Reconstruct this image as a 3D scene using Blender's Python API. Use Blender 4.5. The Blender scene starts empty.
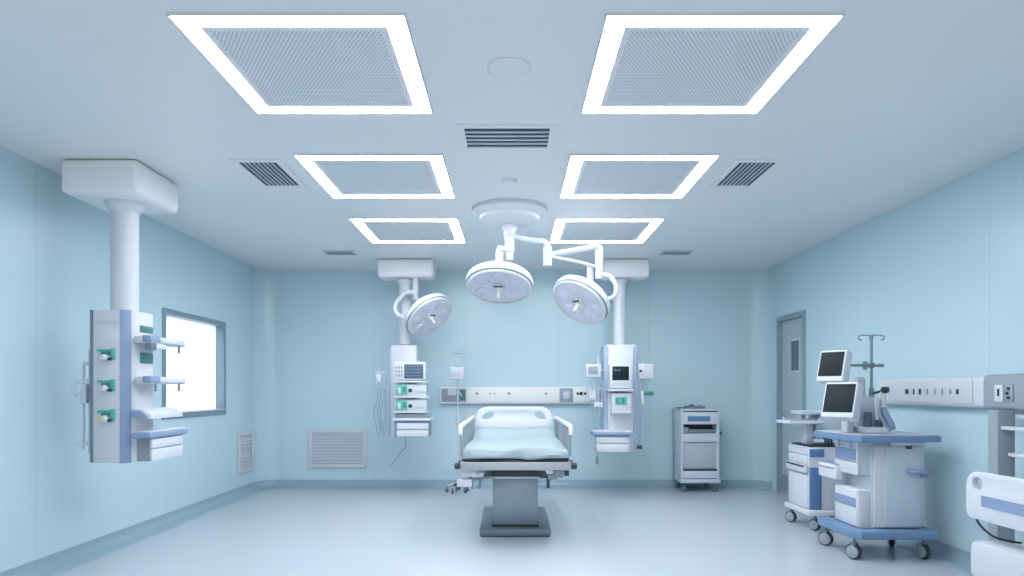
import bpy, bmesh, math, random
from mathutils import Vector, Matrix
random.seed(7)
R = math.radians
S = bpy.context.scene
C = S.collection

# ------------------------------------------------------------------ camera, world, exposure
FPX, VX, VY, EYE = 668.0, 511.0, 390.0, 1.341      # focal length in pixels, vanishing point, eye height
cam_d = bpy.data.cameras.new('camera'); cam = bpy.data.objects.new('camera', cam_d); C.objects.link(cam)
cam.location = (0, 0, EYE); cam.rotation_euler = (R(90), 0, 0)
cam_d.sensor_width = 36; cam_d.lens = FPX / 1024 * 36
cam_d.shift_x = (512 - VX) / 1024; cam_d.shift_y = (VY - 288) / 1024
S.camera = cam
W = bpy.data.worlds.new('daylight'); S.world = W; W.use_nodes = True
W.node_tree.nodes['Background'].inputs[0].default_value = (0.98, 0.985, 1.0, 1)
W.node_tree.nodes['Background'].inputs[1].default_value = 1.1
S.view_settings.view_transform = 'Standard'; S.view_settings.look = 'None'
S.view_settings.gamma = 1; S.view_settings.use_curve_mapping = False
S.view_settings.exposure = 0.13
RING = 31.0                                         # strength of the LED rings in the ceiling

def X(px, Y): return (px - VX) * Y / FPX
def Z(py, Y): return EYE + (VY - py) * Y / FPX
def YC(py): return (3.0 - EYE) * FPX / (VY - py)
def YF(py): return EYE * FPX / (py - VY)

# ------------------------------------------------------------------ materials
def lin(c):
    return tuple(((v/255)/12.92 if v/255 <= .04045 else (((v/255)+.055)/1.055)**2.4) for v in c) + (1,)
def pm(name, rgb, rough=.45, metal=0., spec=.5, var=.04, scale=6., bump=0., coat=0.):
    m = bpy.data.materials.new(name); m.use_nodes = True
    nt = m.node_tree; N = nt.nodes; L = nt.links; b = N['Principled BSDF']
    tc = N.new('ShaderNodeTexCoord'); nz = N.new('ShaderNodeTexNoise'); nz.inputs['Scale'].default_value = scale
    nz.inputs['Detail'].default_value = 3
    L.new(tc.outputs['Object'], nz.inputs['Vector'])
    mx = N.new('ShaderNodeMix'); mx.data_type = 'RGBA'
    c = lin(rgb)
    mx.inputs[6].default_value = tuple(max(0, v*(1-var)) for v in c[:3]) + (1,)
    mx.inputs[7].default_value = tuple(min(1, v*(1+var)) for v in c[:3]) + (1,)
    L.new(nz.outputs['Fac'], mx.inputs[0]); L.new(mx.outputs[2], b.inputs['Base Color'])
    b.inputs['Roughness'].default_value = rough; b.inputs['Metallic'].default_value = metal
    b.inputs['Specular IOR Level'].default_value = spec
    b.inputs['Coat Weight'].default_value = coat; b.inputs['Coat Roughness'].default_value = .15
    if bump:
        bp = N.new('ShaderNodeBump'); bp.inputs['Strength'].default_value = bump; bp.inputs['Distance'].default_value = .01
        L.new(nz.outputs['Fac'], bp.inputs['Height']); L.new(bp.outputs[0], b.inputs['Normal'])
    return m
def mnode(nt, op, a, b=None, c=None):
    n = nt.nodes.new('ShaderNodeMath'); n.operation = op
    for i, v in enumerate((a, b, c)):
        if v is None: continue
        if isinstance(v, (int, float)): n.inputs[i].default_value = v
        else: nt.links.new(v, n.inputs[i])
    return n.outputs[0]
def wall_mat(name, rgb, axis, seams, rough=.26):
    """satin wall cladding with thin joints between the panels"""
    m = pm(name, rgb, rough, var=.015, scale=.8, spec=.5)
    nt = m.node_tree; N = nt.nodes; L = nt.links; b = N['Principled BSDF']
    g = N.new('ShaderNodeNewGeometry'); sp = N.new('ShaderNodeSeparateXYZ'); L.new(g.outputs['Position'], sp.inputs[0])
    v = sp.outputs[axis]; tot = None
    for s in seams:
        d = mnode(nt, 'ABSOLUTE', mnode(nt, 'SUBTRACT', v, s)); k = mnode(nt, 'LESS_THAN', d, .003)
        tot = k if tot is None else mnode(nt, 'MAXIMUM', tot, k)
    src = b.inputs['Base Color'].links[0].from_socket
    mx = N.new('ShaderNodeMix'); mx.data_type = 'RGBA'; L.new(tot, mx.inputs[0]); L.new(src, mx.inputs[6])
    mx.inputs[7].default_value = lin(tuple(int(q*.93) for q in rgb)); L.new(mx.outputs[2], b.inputs['Base Color'])
    return m
def emit(name, rgb, strength):
    m = bpy.data.materials.new(name); m.use_nodes = True; nt = m.node_tree; b = nt.nodes['Principled BSDF']
    b.inputs['Base Color'].default_value = lin(rgb); b.inputs['Emission Color'].default_value = lin(rgb)
    b.inputs['Emission Strength'].default_value = strength
    return m
WALL = (194, 220, 229)
M = {}
M['wall_l'] = wall_mat('blue_wall_left', WALL, 1, [4.88 + 1.86*k for k in range(-3, 3)])
M['wall_r'] = wall_mat('blue_wall_right', WALL, 1, [4.90 + 1.86*k for k in range(-3, 3)])
M['wall_b'] = wall_mat('blue_wall_back', WALL, 0, [-3.17, -1.9, -.65, .65, 1.9, 3.15])
M['ceil'] = pm('ceiling_paint', (234, 236, 236), .38, var=.01, scale=.7)
M['floor'] = pm('vinyl_floor', (184, 193, 203), .25, var=.03, scale=1.2, spec=.5)
M['cove'] = pm('coved_vinyl', (146, 172, 186), .35, var=.03)
M['white'] = pm('white_enamel', (212, 218, 225), .3, var=.015)
M['white2'] = pm('warm_white_plastic', (206, 210, 217), .4, var=.02)
M['pale'] = pm('pale_grey_enamel', (196, 208, 220), .35, var=.02)
M['bright'] = pm('bright_white_panel', (238, 238, 240), .4, var=.01)
M['lav2'] = pm('pale_lavender_strip', (166, 182, 206), .4, var=.02)
M['grey'] = pm('mid_grey_plastic', (150, 163, 172), .45, var=.03)
M['slot'] = pm('dark_slot', (48, 66, 78), .6, var=.03)
M['dark'] = pm('dark_rubber', (44, 54, 62), .5, var=.05)
M['screen'] = pm('screen_glass', (34, 44, 50), .5, var=.03, spec=.15)
M['screen_b'] = pm('blue_screen_glass', (84, 104, 124), .38, var=.03, spec=.3)
M['trace'] = pm('screen_trace', (150, 176, 190), .4)
M['blue'] = pm('blue_plastic', (112, 142, 176), .4, var=.02)
M['deepblue'] = pm('blue_drawer_front', (92, 132, 176), .4, var=.02)
M['lav'] = pm('lavender_blue_strip', (136, 156, 188), .4, var=.02)
M['steel'] = pm('brushed_steel', (178, 182, 186), .33, metal=.75, var=.05, scale=40)
M['steel_d'] = pm('darker_steel', (128, 142, 152), .4, metal=.6, var=.05, scale=30)
M['base'] = pm('table_base_cover', (112, 132, 142), .35, metal=.2, var=.03)
M['colm'] = pm('table_column_cover', (148, 166, 178), .3, metal=.35, var=.03)
M['door'] = pm('grey_door_laminate', (170, 188, 196), .4, var=.02)
M['doorf'] = pm('door_frame_metal', (136, 158, 168), .4, var=.02)
M['glassd'] = pm('door_window_glass', (84, 112, 124), .12, var=.02)
M['winf'] = pm('window_frame_metal', (138, 160, 172), .35, metal=.3, var=.02)
M['green'] = pm('green_plastic', (88, 182, 160), .4, var=.05)
M['dgreen'] = pm('dark_green_panel', (72, 132, 124), .4, var=.05)
M['yellow'] = pm('yellow_knob', (228, 200, 80), .4)
M['sheet'] = pm('light_blue_cotton_sheet', (151, 168, 174), .75, var=.03, scale=8, bump=.15)
M['lens'] = pm('lamp_lens', (208, 210, 226), .12, var=.03, coat=.6)
M['face'] = pm('lamp_face', (214, 214, 226), .22, var=.03)
M['cream'] = pm('cream_handle', (232, 230, 220), .4)
M['skyglass'] = emit('daylit_frosted_pane', (236, 243, 250), 0.74)
M['ring'] = emit('led_ring', (248, 250, 255), RING)
M['tube'] = pm('clear_hose', (150, 178, 192), .3, var=.05)
# perforated diffuser: staggered round holes
m = pm('perforated_diffuser', (232, 236, 238), .5, var=.02); M['perf'] = m
nt = m.node_tree; b = nt.nodes['Principled BSDF']
tc = nt.nodes.new('ShaderNodeTexCoord'); sp = nt.nodes.new('ShaderNodeSeparateXYZ'); nt.links.new(tc.outputs['Object'], sp.inputs[0])
p_ = .021
yy = mnode(nt, 'DIVIDE', mnode(nt, 'ADD', sp.outputs[1], 5), p_*.8); row = mnode(nt, 'FLOOR', yy)
xx = mnode(nt, 'ADD', mnode(nt, 'DIVIDE', mnode(nt, 'ADD', sp.outputs[0], 5), p_), mnode(nt, 'MULTIPLY', row, .5))
dx = mnode(nt, 'SUBTRACT', mnode(nt, 'FRACT', xx), .5); dy = mnode(nt, 'SUBTRACT', mnode(nt, 'FRACT', yy), .5)
d2 = mnode(nt, 'SQRT', mnode(nt, 'ADD', mnode(nt, 'MULTIPLY', dx, dx), mnode(nt, 'MULTIPLY', dy, dy)))
hole = mnode(nt, 'LESS_THAN', d2, .27)
src = b.inputs['Base Color'].links[0].from_socket
mx = nt.nodes.new('ShaderNodeMix'); mx.data_type = 'RGBA'; nt.links.new(hole, mx.inputs[0]); nt.links.new(src, mx.inputs[6])
mx.inputs[7].default_value = lin((140, 154, 162)); nt.links.new(mx.outputs[2], b.inputs['Base Color'])

# ------------------------------------------------------------------ mesh builder
class MB:
    def __init__(s): s.bm = bmesh.new()
    def _merge(s, t, mat=None):
        if mat is not None: bmesh.ops.transform(t, matrix=mat, verts=t.verts)
        me = bpy.data.meshes.new('t'); t.to_mesh(me); t.free(); s.bm.from_mesh(me); bpy.data.meshes.remove(me); return s
    def box(s, x0, x1, y0, y1, z0, z1, bev=0., seg=2, M=None):
        t = bmesh.new(); bmesh.ops.create_cube(t, size=1)
        for v in t.verts:
            v.co = Vector((x0 + (v.co.x+.5)*(x1-x0), y0 + (v.co.y+.5)*(y1-y0), z0 + (v.co.z+.5)*(z1-z0)))
        if bev:
            bev = min(bev, .49*min(abs(x1-x0), abs(y1-y0), abs(z1-z0)))
            bmesh.ops.bevel(t, geom=list(t.edges), offset=bev, segments=seg, profile=.5, affect='EDGES')
        return s._merge(t, M)
    def cyl(s, p0, p1, r, r1=None, n=20, bev=0.):
        p0, p1 = Vector(p0), Vector(p1); d = p1 - p0; L = d.length; r1 = r if r1 is None else r1
        t = bmesh.new(); bmesh.ops.create_cone(t, cap_ends=True, segments=n, radius1=r, radius2=r1, depth=L)
        if bev:
            e = [e for e in t.edges if abs(e.verts[0].co.z - e.verts[1].co.z) < 1e-6]
            bmesh.ops.bevel(t, geom=e, offset=bev, segments=2, profile=.5, affect='EDGES')
        q = Vector((0, 0, 1)).rotation_difference(d.normalized()).to_matrix().to_4x4()
        return s._merge(t, Matrix.Translation((p0+p1)/2) @ q)
    def lathe(s, prof, M=None, n=40):
        t = bmesh.new(); rings = []
        for r, z in prof:
            if r < 1e-6: rings.append([t.verts.new((0, 0, z))])
            else: rings.append([t.verts.new((r*math.cos(2*math.pi*i/n), r*math.sin(2*math.pi*i/n), z)) for i in range(n)])
        for a, b_ in zip(rings, rings[1:]):
            for i in range(n):
                j = (i+1) % n
                if len(a) == 1 and len(b_) == 1: continue
                if len(a) == 1: t.faces.new((a[0], b_[i], b_[j]))
                elif len(b_) == 1: t.faces.new((a[i], a[j], b_[0]))
                else: t.faces.new((a[i], a[j], b_[j], b_[i]))
        bmesh.ops.recalc_face_normals(t, faces=t.faces)
        return s._merge(t, M)
    def tube(s, pts, r, n=10, smooth=0, closed=False):
        P = [Vector(p) for p in pts]
        if smooth:
            Q = []; m_ = len(P)
            for i in range(m_-1):
                p0, p1, p2, p3 = P[max(i-1, 0)], P[i], P[i+1], P[min(i+2, m_-1)]
                for k in range(smooth):
                    u = k/smooth
                    Q.append(.5*((2*p1) + (p2-p0)*u + (2*p0-5*p1+4*p2-p3)*u*u + (3*p1-p0-3*p2+p3)*u**3))
            Q.append(P[-1]); P = Q
        t = bmesh.new(); rings = []; up = None
        for i, p in enumerate(P):
            d = (P[min(i+1, len(P)-1)] - P[max(i-1, 0)]).normalized()
            if up is None: up = d.orthogonal().normalized()
            up = (up - d*up.dot(d)).normalized(); w = d.cross(up)
            if isinstance(r, (list, tuple)):
                f_ = i/(len(P)-1)*(len(r)-1); i0 = min(int(f_), len(r)-2); rr = r[i0] + (r[i0+1]-r[i0])*(f_-i0)
            else: rr = r
            rings.append([t.verts.new(p + rr*(math.cos(2*math.pi*k/n)*up + math.sin(2*math.pi*k/n)*w)) for k in range(n)])
        for a, b_ in zip(rings, rings[1:]):
            for k in range(n): t.faces.new((a[k], a[(k+1) % n], b_[(k+1) % n], b_[k]))
        t.faces.new(rings[0][::-1]); t.faces.new(rings[-1])
        bmesh.ops.recalc_face_normals(t, faces=t.faces)
        return s._merge(t)
    def plate(s, outer, holes, fn, vec, bev=0.):
        """flat outline (with holes) mapped by fn(u, v) and extruded by vec"""
        t = bmesh.new(); E = []
        for loop in [outer] + list(holes):
            vs = [t.verts.new(Vector(fn(*p))) for p in loop]
            for i in range(len(vs)): E.append(t.edges.new((vs[i], vs[(i+1) % len(vs)])))
        bmesh.ops.triangle_fill(t, edges=E, use_beauty=True, use_dissolve=False)
        if holes or True: bmesh.ops.dissolve_limit(t, angle_limit=.01, verts=t.verts, edges=t.edges)
        g = bmesh.ops.extrude_face_region(t, geom=list(t.faces))
        bmesh.ops.translate(t, vec=Vector(vec), verts=[v for v in g['geom'] if isinstance(v, bmesh.types.BMVert)])
        bmesh.ops.recalc_face_normals(t, faces=t.faces)
        if bev:
            sh = [e for e in t.edges if len(e.link_faces) == 2 and e.calc_face_angle(0) > .9]
            bmesh.ops.bevel(t, geom=sh, offset=bev, segments=2, profile=.5, affect='EDGES')
        return s._merge(t)
    def build(s, name, mat, parent=None, label=None, smooth=38):
        me = bpy.data.meshes.new(name)
        off = Vector((0, 0, 0)); q = parent
        while q is not None: off += Vector(q.location); q = q.parent
        bmesh.ops.translate(s.bm, vec=-off, verts=s.bm.verts)
        o = bpy.data.objects.new(name, me); C.objects.link(o)
        if parent is None:                                          # origin at the base of a one-mesh thing
            xs = [v.co for v in s.bm.verts]
            c = Vector(((min(v.x for v in xs)+max(v.x for v in xs))/2, (min(v.y for v in xs)+max(v.y for v in xs))/2, min(v.z for v in xs)))
            bmesh.ops.translate(s.bm, vec=-c, verts=s.bm.verts); o.location = c
        else: o.parent = parent
        s.bm.to_mesh(me); s.bm.free()
        me.materials.append(mat)
        for p in me.polygons: p.use_smooth = True
        me.set_sharp_from_angle(angle=R(smooth))
        if label: o['label'] = label
        return o
def B(*a, **k): return MB().box(*a, **k)
def thing(name, label, cat, loc, group=None):
    o = bpy.data.objects.new(name, None); C.objects.link(o); o.location = loc; o.empty_display_size = .1
    o['label'] = label; o['category'] = cat
    if group: o['group'] = group
    return o
def tag(o, label, cat, group=None):
    o['label'] = label; o['category'] = cat
    if group: o['group'] = group
    return o
def struct(o): o['kind'] = 'structure'; return o
def kids(o): return [c for c in bpy.data.objects if c.parent == o]
def dup(root, loc, label, parent=None):
    def cp(o, par):
        c = o.copy(); C.objects.link(c); c.parent = par
        for ch in kids(o): cp(ch, c)
        return c
    src = root; c = cp(src, parent); c.location = loc
    if label: c['label'] = label
    return c
def rrect(x0, x1, z0, z1, r, n=6, top=None):
    """rounded rectangle outline; r may be (bottom, top)"""
    rb, rt = r if isinstance(r, tuple) else (r, r); out = []
    for cx, cz, a0, q in ((x1-rb, z0+rb, -90, rb), (x1-rt, z1-rt, 0, rt), (x0+rt, z1-rt, 90, rt), (x0+rb, z0+rb, 180, rb)):
        for i in range(n+1):
            a = R(a0 + 90*i/n); out.append((cx+q*math.cos(a), cz+q*math.sin(a)))
    return out
def oval(cx, cz, a, b_, rot=0, n=20):
    o = []
    for i in range(n):
        t = 2*math.pi*i/n; u, v = a*math.cos(t), b_*math.sin(t)
        o.append((cx+u*math.cos(rot)-v*math.sin(rot), cz+u*math.sin(rot)+v*math.cos(rot)))
    return o

# ------------------------------------------------------------------ the room
YB = (3.0-EYE)*FPX/(VY-270); XL = X(260, YB); XR = X(765, YB); Y0 = -1.6; H = 3.0; RC = .26
struct(B(XL-.15, XR+.15, Y0, YB+.15, -.1, 0).build('floor', M['floor']))
struct(B(XL-.15, XR+.15, Y0, YB+.15, H, H+.1).build('ceiling', M['ceil']))
wy0, wy1 = 6.66, 8.08; wz0, wz1 = 1.068, 2.14                       # window opening
w = MB()
w.box(XL-.15, XL, Y0, wy0, 0, H); w.box(XL-.15, XL, wy1, YB+.15, 0, H)
w.box(XL-.15, XL, wy0, wy1, 0, wz0); w.box(XL-.15, XL, wy0, wy1, wz1, H)
struct(w.build('wall_left', M['wall_l']))
dy0, dy1, dz = 7.99, 8.765, 2.262                                     # door opening in the right wall
w = MB()
w.box(XR, XR+.15, Y0, dy0, 0, H); w.box(XR, XR+.15, dy1, YB+.15, 0, H); w.box(XR, XR+.15, dy0, dy1, dz, H)
struct(w.build('wall_right', M['wall_r']))
pts = [(XL, YB+.15), (XR, YB+.15)]
for i in range(13):
    a = R(90*i/12); pts.append((XR-RC+RC*math.cos(a), YB-RC+RC*math.sin(a)))
for i in range(13):
    a = R(90+90*i/12); pts.append((XL+RC+RC*math.cos(a), YB-RC+RC*math.sin(a)))
struct(MB().plate(pts, [], lambda u, v: (u, v, 0), (0, 0, H)).build('wall_back', M['wall_b']))

def cove(path, name):
    """coved skirting: a quarter hollow from wall to floor, then a thin flat border; path gives points and inward normals"""
    prof = [(0, .100), (.004, .100)] + [(.004+.085*(1-math.cos(R(a))), .10-.094*math.sin(R(a))) for a in range(15, 91, 15)] + [(.175, .004), (.18, 0), (0, 0)]
    t = MB(); rings = []
    for (p, n_) in path:
        rings.append([t.bm.verts.new((p[0]+n_[0]*d, p[1]+n_[1]*d, z)) for d, z in prof])
    for a, b_ in zip(rings, rings[1:]):
        for k in range(len(prof)):
            k2 = (k+1) % len(prof); t.bm.faces.new((a[k], a[k2], b_[k2], b_[k]))
    t.bm.faces.new(rings[0]); t.bm.faces.new(rings[-1][::-1])
    bmesh.ops.recalc_face_normals(t.bm, faces=t.bm.faces)
    return struct(t.build(name, M['cove']))
yc = YB - RC
cove([((XL, Y0), (1, 0)), ((XL, yc), (1, 0))], 'baseboard_left')
cove([((XR, Y0), (-1, 0)), ((XR, dy0-.05), (-1, 0))], 'baseboard_right')
pb = []
for i in range(9):
    a = R(180-90*i/8); pb.append(((XL+RC+RC*math.cos(a), yc+RC*math.sin(a)), (-math.cos(a), -math.sin(a))))
for i in range(9):
    a = R(90-90*i/8); pb.append(((XR-RC+RC*math.cos(a), yc+RC*math.sin(a)), (-math.cos(a), -math.sin(a))))
cove(pb, 'baseboard_back')

# window: deep metal frame, frosted pane lit by the day behind it
wn = struct(thing('window_1', '', '', (XL, (wy0+wy1)/2, wz0))); del wn['label']; del wn['category']
f = MB()
for a in ((wy0-.02, wy0+.035, wz0-.02, wz1+.02), (wy1-.035, wy1+.02, wz0-.02, wz1+.02)): f.box(XL-.11, XL+.018, a[0], a[1], a[2], a[3], .004)
for a in ((wz0-.02, wz0+.035), (wz1-.035, wz1+.02)): f.box(XL-.11, XL+.0179, wy0-.019, wy1+.019, a[0], a[1], .004)
f.build('window_frame', M['winf'], wn)
B(XL-.10, XL-.088, wy0+.03, wy1-.03, wz0+.03, wz1-.03).build('window_pane', M['skyglass'], wn)
B(XL-.086, XL+.03, wy0+.03, wy1-.03, wz0+.034, wz0+.05, .003).build('window_sill', M['white'], wn)

# door
dr = struct(thing('door_1', '', '', (XR, (dy0+dy1)/2, 0))); del dr['label']; del dr['category']
f = MB()
f.box(XR-.018, XR+.1, dy0-.035, dy0+.03, 0, dz+.035, .004); f.box(XR-.018, XR+.1, dy1-.03, dy1+.035, 0, dz+.035, .004)
f.box(XR-.0179, XR+.1, dy0-.034, dy1+.034, dz-.03, dz+.034, .004)
f.build('door_frame', M['doorf'], dr)
dy_a, dy_b = 8.20, 8.46; za, zb = 1.585, 1.955
leaf = MB().plate([(dy0+.03, .012), (dy1-.03, .012), (dy1-.03, dz-.03), (dy0+.03, dz-.03)],
                  [[(dy_a, za), (dy_b, za), (dy_b, zb), (dy_a, zb)]], lambda u, v: (XR+.03, u, v), (.045, 0, 0)).build('door_leaf', M['door'], dr)
B(XR+.045, XR+.055, dy_a-.005, dy_b+.005, za-.005, zb+.005).build('door_glass', M['glassd'], leaf)
g = MB()
for a in ((dy_a-.025, dy_a, za-.025, zb+.025), (dy_b, dy_b+.025, za-.025, zb+.025), (dy_a, dy_b, za-.025, za), (dy_a, dy_b, zb, zb+.025)):
    g.box(XR+.022, XR+.032, *a)
g.build('glass_bead', M['pale'], leaf)
B(XR+.02, XR+.032, 8.06, 8.70, .05, .25, .003).build('kick_plate', M['doorf'], leaf)
h = MB(); h.cyl((XR+.032, 8.66, 1.0), (XR+.02, 8.66, 1.0), .028); h.cyl((XR+.03, 8.66, 1.0), (XR-.03, 8.66, 1.0), .010)
h.tube([(XR-.03, 8.67, 1.0), (XR-.032, 8.60, 1.0), (XR-.03, 8.53, .997)], .011, smooth=3)
h.build('door_handle', M['steel'], leaf)

# ------------------------------------------------------------------ ceiling panels
def ceiling_panel(cx, cy, label):
    t = thing('ceiling_light_panel', label, 'ceiling light', (cx, cy, H-.012), 'square ceiling panels with glowing borders')
    a, b_ = .518, .426; z = H
    f = MB().plate([(cx-a-.008, cy-a-.008), (cx+a+.008, cy-a-.008), (cx+a+.008, cy+a+.008), (cx-a-.008, cy+a+.008)],
                   [[(cx-a, cy-a), (cx+a, cy-a), (cx+a, cy+a), (cx-a, cy+a)]], lambda u, v: (u, v, z-.012), (0, 0, .012))
    f.build('trim_edge', M['white'], t)
    r = MB().plate([(cx-a, cy-a), (cx+a, cy-a), (cx+a, cy+a), (cx-a, cy+a)],
                   [[(cx-b_, cy-b_), (cx+b_, cy-b_), (cx+b_, cy+b_), (cx-b_, cy+b_)]], lambda u, v: (u, v, z-.009), (0, 0, .008))
    r.build('light_ring', M['ring'], t)
    f = MB().plate([(cx-b_, cy-b_), (cx+b_, cy-b_), (cx+b_, cy+b_), (cx-b_, cy+b_)],
                   [[(cx-.395, cy-.395), (cx+.395, cy-.395), (cx+.395, cy+.395), (cx-.395, cy+.395)]], lambda u, v: (u, v, z-.010), (0, 0, .009))
    f.build('grille_border', M['bright'], t)
    B(cx-.395, cx+.395, cy-.395, cy+.395, z-.007, z-.001).build('perforated_grille', M['perf'], t)
    return t
px_l, px_r = -.99, .943; rows = (3.462, 5.215, 6.965)
p0 = ceiling_panel(px_l, rows[0], 'nearest glowing-edged ceiling panel with perforated centre on the left side')
for (cx, cy, lab) in ((px_r, rows[0], 'nearest glowing-edged ceiling panel with perforated centre on the right side'),
                      (-1.005, rows[1], 'middle glowing-edged ceiling panel of the left row, beside slotted left vent'),
                      (px_r, rows[1], 'middle glowing-edged ceiling panel of the right row, beside slotted right vent'),
                      (-1.035, rows[2], 'farthest and smallest-looking glowing-edged ceiling panel of the left row'),
                      (.955, rows[2], 'farthest and smallest-looking glowing-edged ceiling panel of the right row')):
    dup(p0, (cx, cy, H-.012), lab)

def ceiling_vent(x0, x1, y0, y1, along, n, label):
    t = thing('ceiling_vent', label, 'air vent', ((x0+x1)/2, (y0+y1)/2, H-.01), 'slotted ceiling air vents')
    f = MB().plate([(x0-.05, y0-.05), (x1+.05, y0-.05), (x1+.05, y1+.05), (x0-.05, y1+.05)],
                   [[(x0, y0), (x1, y0), (x1, y1), (x0, y1)]], lambda u, v: (u, v, H-.010), (0, 0, .010))
    f.build('vent_frame', M['ceil'], t)
    B(x0, x1, y0, y1, H-.003, H-.001).build('duct_backing', M['slot'], t)  # dark colour stands in for the shade of a deeper duct
    s = MB()
    for k in range(n-1):
        if along == 'y':
            c = x0 + (x1-x0)*(k+1)/n; s.box(c-.0055, c+.0055, y0, y1, H-.010, H-.0035)
        else:
            c = y0 + (y1-y0)*(k+1)/n; s.box(x0, x1, c-.010, c+.010, H-.010, H-.0035)
    s.build('louvre_blades', M['pale'], t)
ceiling_vent(-.2965, .246, 4.214, 4.545, 'x', 5, 'slotted ceiling air vent in the middle between the front panels')
ceiling_vent(-1.978, -1.706, 4.845, 5.40, 'y', 8, 'slotted ceiling air vent left of the panels, diagonal-looking dark slots')
ceiling_vent(1.66, 1.925, 4.845, 5.40, 'y', 8, 'slotted ceiling air vent right of the panels, diagonal-looking dark slots')

def disc(x, y, r, h, label, mat=M['ceil']):
    t = thing('round_ceiling_cover', label, 'ceiling cover', (x, y, H-h))
    MB().lathe([(0, 0), (r*.86, 0), (r*.95, .15*h), (r, .5*h), (r, h-.0005)], Matrix.Translation((x, y, H-h))).build('cover_disc', mat, t)
    MB().lathe([(r, h*.35), (r*1.05, h*.6), (r*1.05, h-.0005), (r, h-.0005)], Matrix.Translation((x, y, H-h))).build('rim', M['ceil'], t)
disc(X(509, 3.44), 3.44, .108, .014, 'large plain round cover on the ceiling between the nearest panels')
disc(X(509, YC(180)), YC(180), .06, .03, 'small round cover on the ceiling between the middle panels')
for (a, b_, lab) in ((325, 355, 'pale flat strip grille on the ceiling at the back left'), (661, 691, 'pale flat strip grille on the ceiling at the back right')):
    y0, y1 = 7.93, 8.17; t = thing('ceiling_strip_grille', lab, 'air vent', (X((a+b_)/2, 8.05), 8.05, H-.012), 'pale strip grilles at the back of the ceiling')
    x0, x1 = X(a, 8.05), X(b_, 8.05)
    MB().plate([(x0, y0), (x1, y0), (x1, y1), (x0, y1)], [[(x0+.02, y0+.02), (x1-.02, y0+.02), (x1-.02, y1-.02), (x0+.02, y1-.02)]],
               lambda u, v: (u, v, H-.012), (0, 0, .012)).build('frame', M['pale'], t)
    s = B(x0+.02, x1-.02, y0+.02, y1-.02, H-.003, H-.001)
    for k in range(6): s.box(x0+.02, x1-.02, y0+.035+k*.032, y0+.050+k*.032, H-.010, H-.002)
    s.build('louvre_blades', M['grey'], t)

# wall grilles
def wall_grille(mapf, u0, u1, z0, z1, label):
    c = mapf((u0+u1)/2, 0); t = thing('wall_return_grille', label, 'air vent', (c[0], c[1], z0), 'low white louvred grilles on the walls')
    def bx(mb, a0, a1, d0, d1, b0, b1, bev=0.):
        p, q = mapf(a0, d0), mapf(a1, d1)
        mb.box(min(p[0], q[0]), max(p[0], q[0]), min(p[1], q[1]), max(p[1], q[1]), b0, b1, bev); return mb
    f = MB(); w_ = .055
    bx(f, u0, u0+w_, .001, .022, z0, z1, .004); bx(f, u1-w_, u1, .001, .022, z0, z1, .004)
    bx(f, u0+.002, u1-.002, .001, .0218, z0, z0+.05, .004); bx(f, u0+.002, u1-.002, .001, .0218, z1-.05, z1, .004)
    f.build('frame', M['white2'], t)
    bx(MB(), u0+.04, u1-.04, .001, .004, z0+.04, z1-.04).build('duct_backing', M['pale'], t)
    s = MB(); n = 10
    for k in range(n):
        zc = z0+.05+(z1-z0-.10)*(k+.6)/n; bx(s, u0+.04, u1-.04, .0045, .020, zc-.009, zc+.009, .003)
    s.build('louvre_blades', M['white2'], t)
wall_grille(lambda u, d: (u, YB-d), X(308.5, YB), X(367, YB), .267, .79, 'wide white louvred grille low on the back wall')
wall_grille(lambda u, d: (XL+d, u), 8.47, 8.955, .27, .80, 'narrow white louvred grille low on the left wall, beyond the window')

# ------------------------------------------------------------------ left ceiling supply pendant
LX0, LX1, LY0, LY1 = -3.054, -2.769, 4.88, 5.196; PZ0, PZ1 = .808, 1.925
t = thing('ceiling_supply_pendant', 'big white ceiling pendant on the left, shelves reaching over the window and green gas outlets', 'medical pendant', (-2.93, 5.07, PZ0))
B(-3.232, -2.674, 4.777, 5.397, 2.753, H-.001, .04, 4).build('ceiling_housing', M['bright'], t)
MB().lathe([(0, 0), (.098, 0), (.112, .012), (.135, .05), (.14, .07), (.0, .07)], Matrix.Translation((-2.93, 5.07, 2.685))).build('flange', M['white'], t)
MB().cyl((-2.93, 5.07, PZ1-.01), (-2.93, 5.07, 2.70), .097, n=36).build('pole', M['white'], t)
body = MB().plate([(LX0, LY0), (LX1-.085, LY0), (LX1-.012, LY0+.05), (LX1, LY0+.07), (LX1, LY1-.03), (LX1-.03, LY1), (LX0+.02, LY1), (LX0, LY1-.02)], [],
                  lambda u, v: (u, v, PZ0), (0, 0, PZ1-PZ0), bev=.006).build('column_body', M['white2'], t)
B(LX0+.035, LX1-.10, LY0-.004, LY0+.001, 1.83, 1.842, .001).build('engraved_strip', M['pale'], body)
MB().plate([(LX1-.088, LY0-.004), (LX1-.026, LY0+.037), (LX1-.026, LY0+.047), (LX1-.088, LY0+.006)], [], lambda u, v: (u, v, PZ0-.004), (0, 0, PZ1-PZ0+.008), bev=.002).build('blue_corner_strip', M['lav'], t, 'lavender blue corner strip')
B(LX0-.028, LX0+.004, LY0+.006, LY1-.02, PZ0+.0, PZ1+.003, .004).build('side_plate', M['steel_d'], t, 'dark grey side plate')
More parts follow.
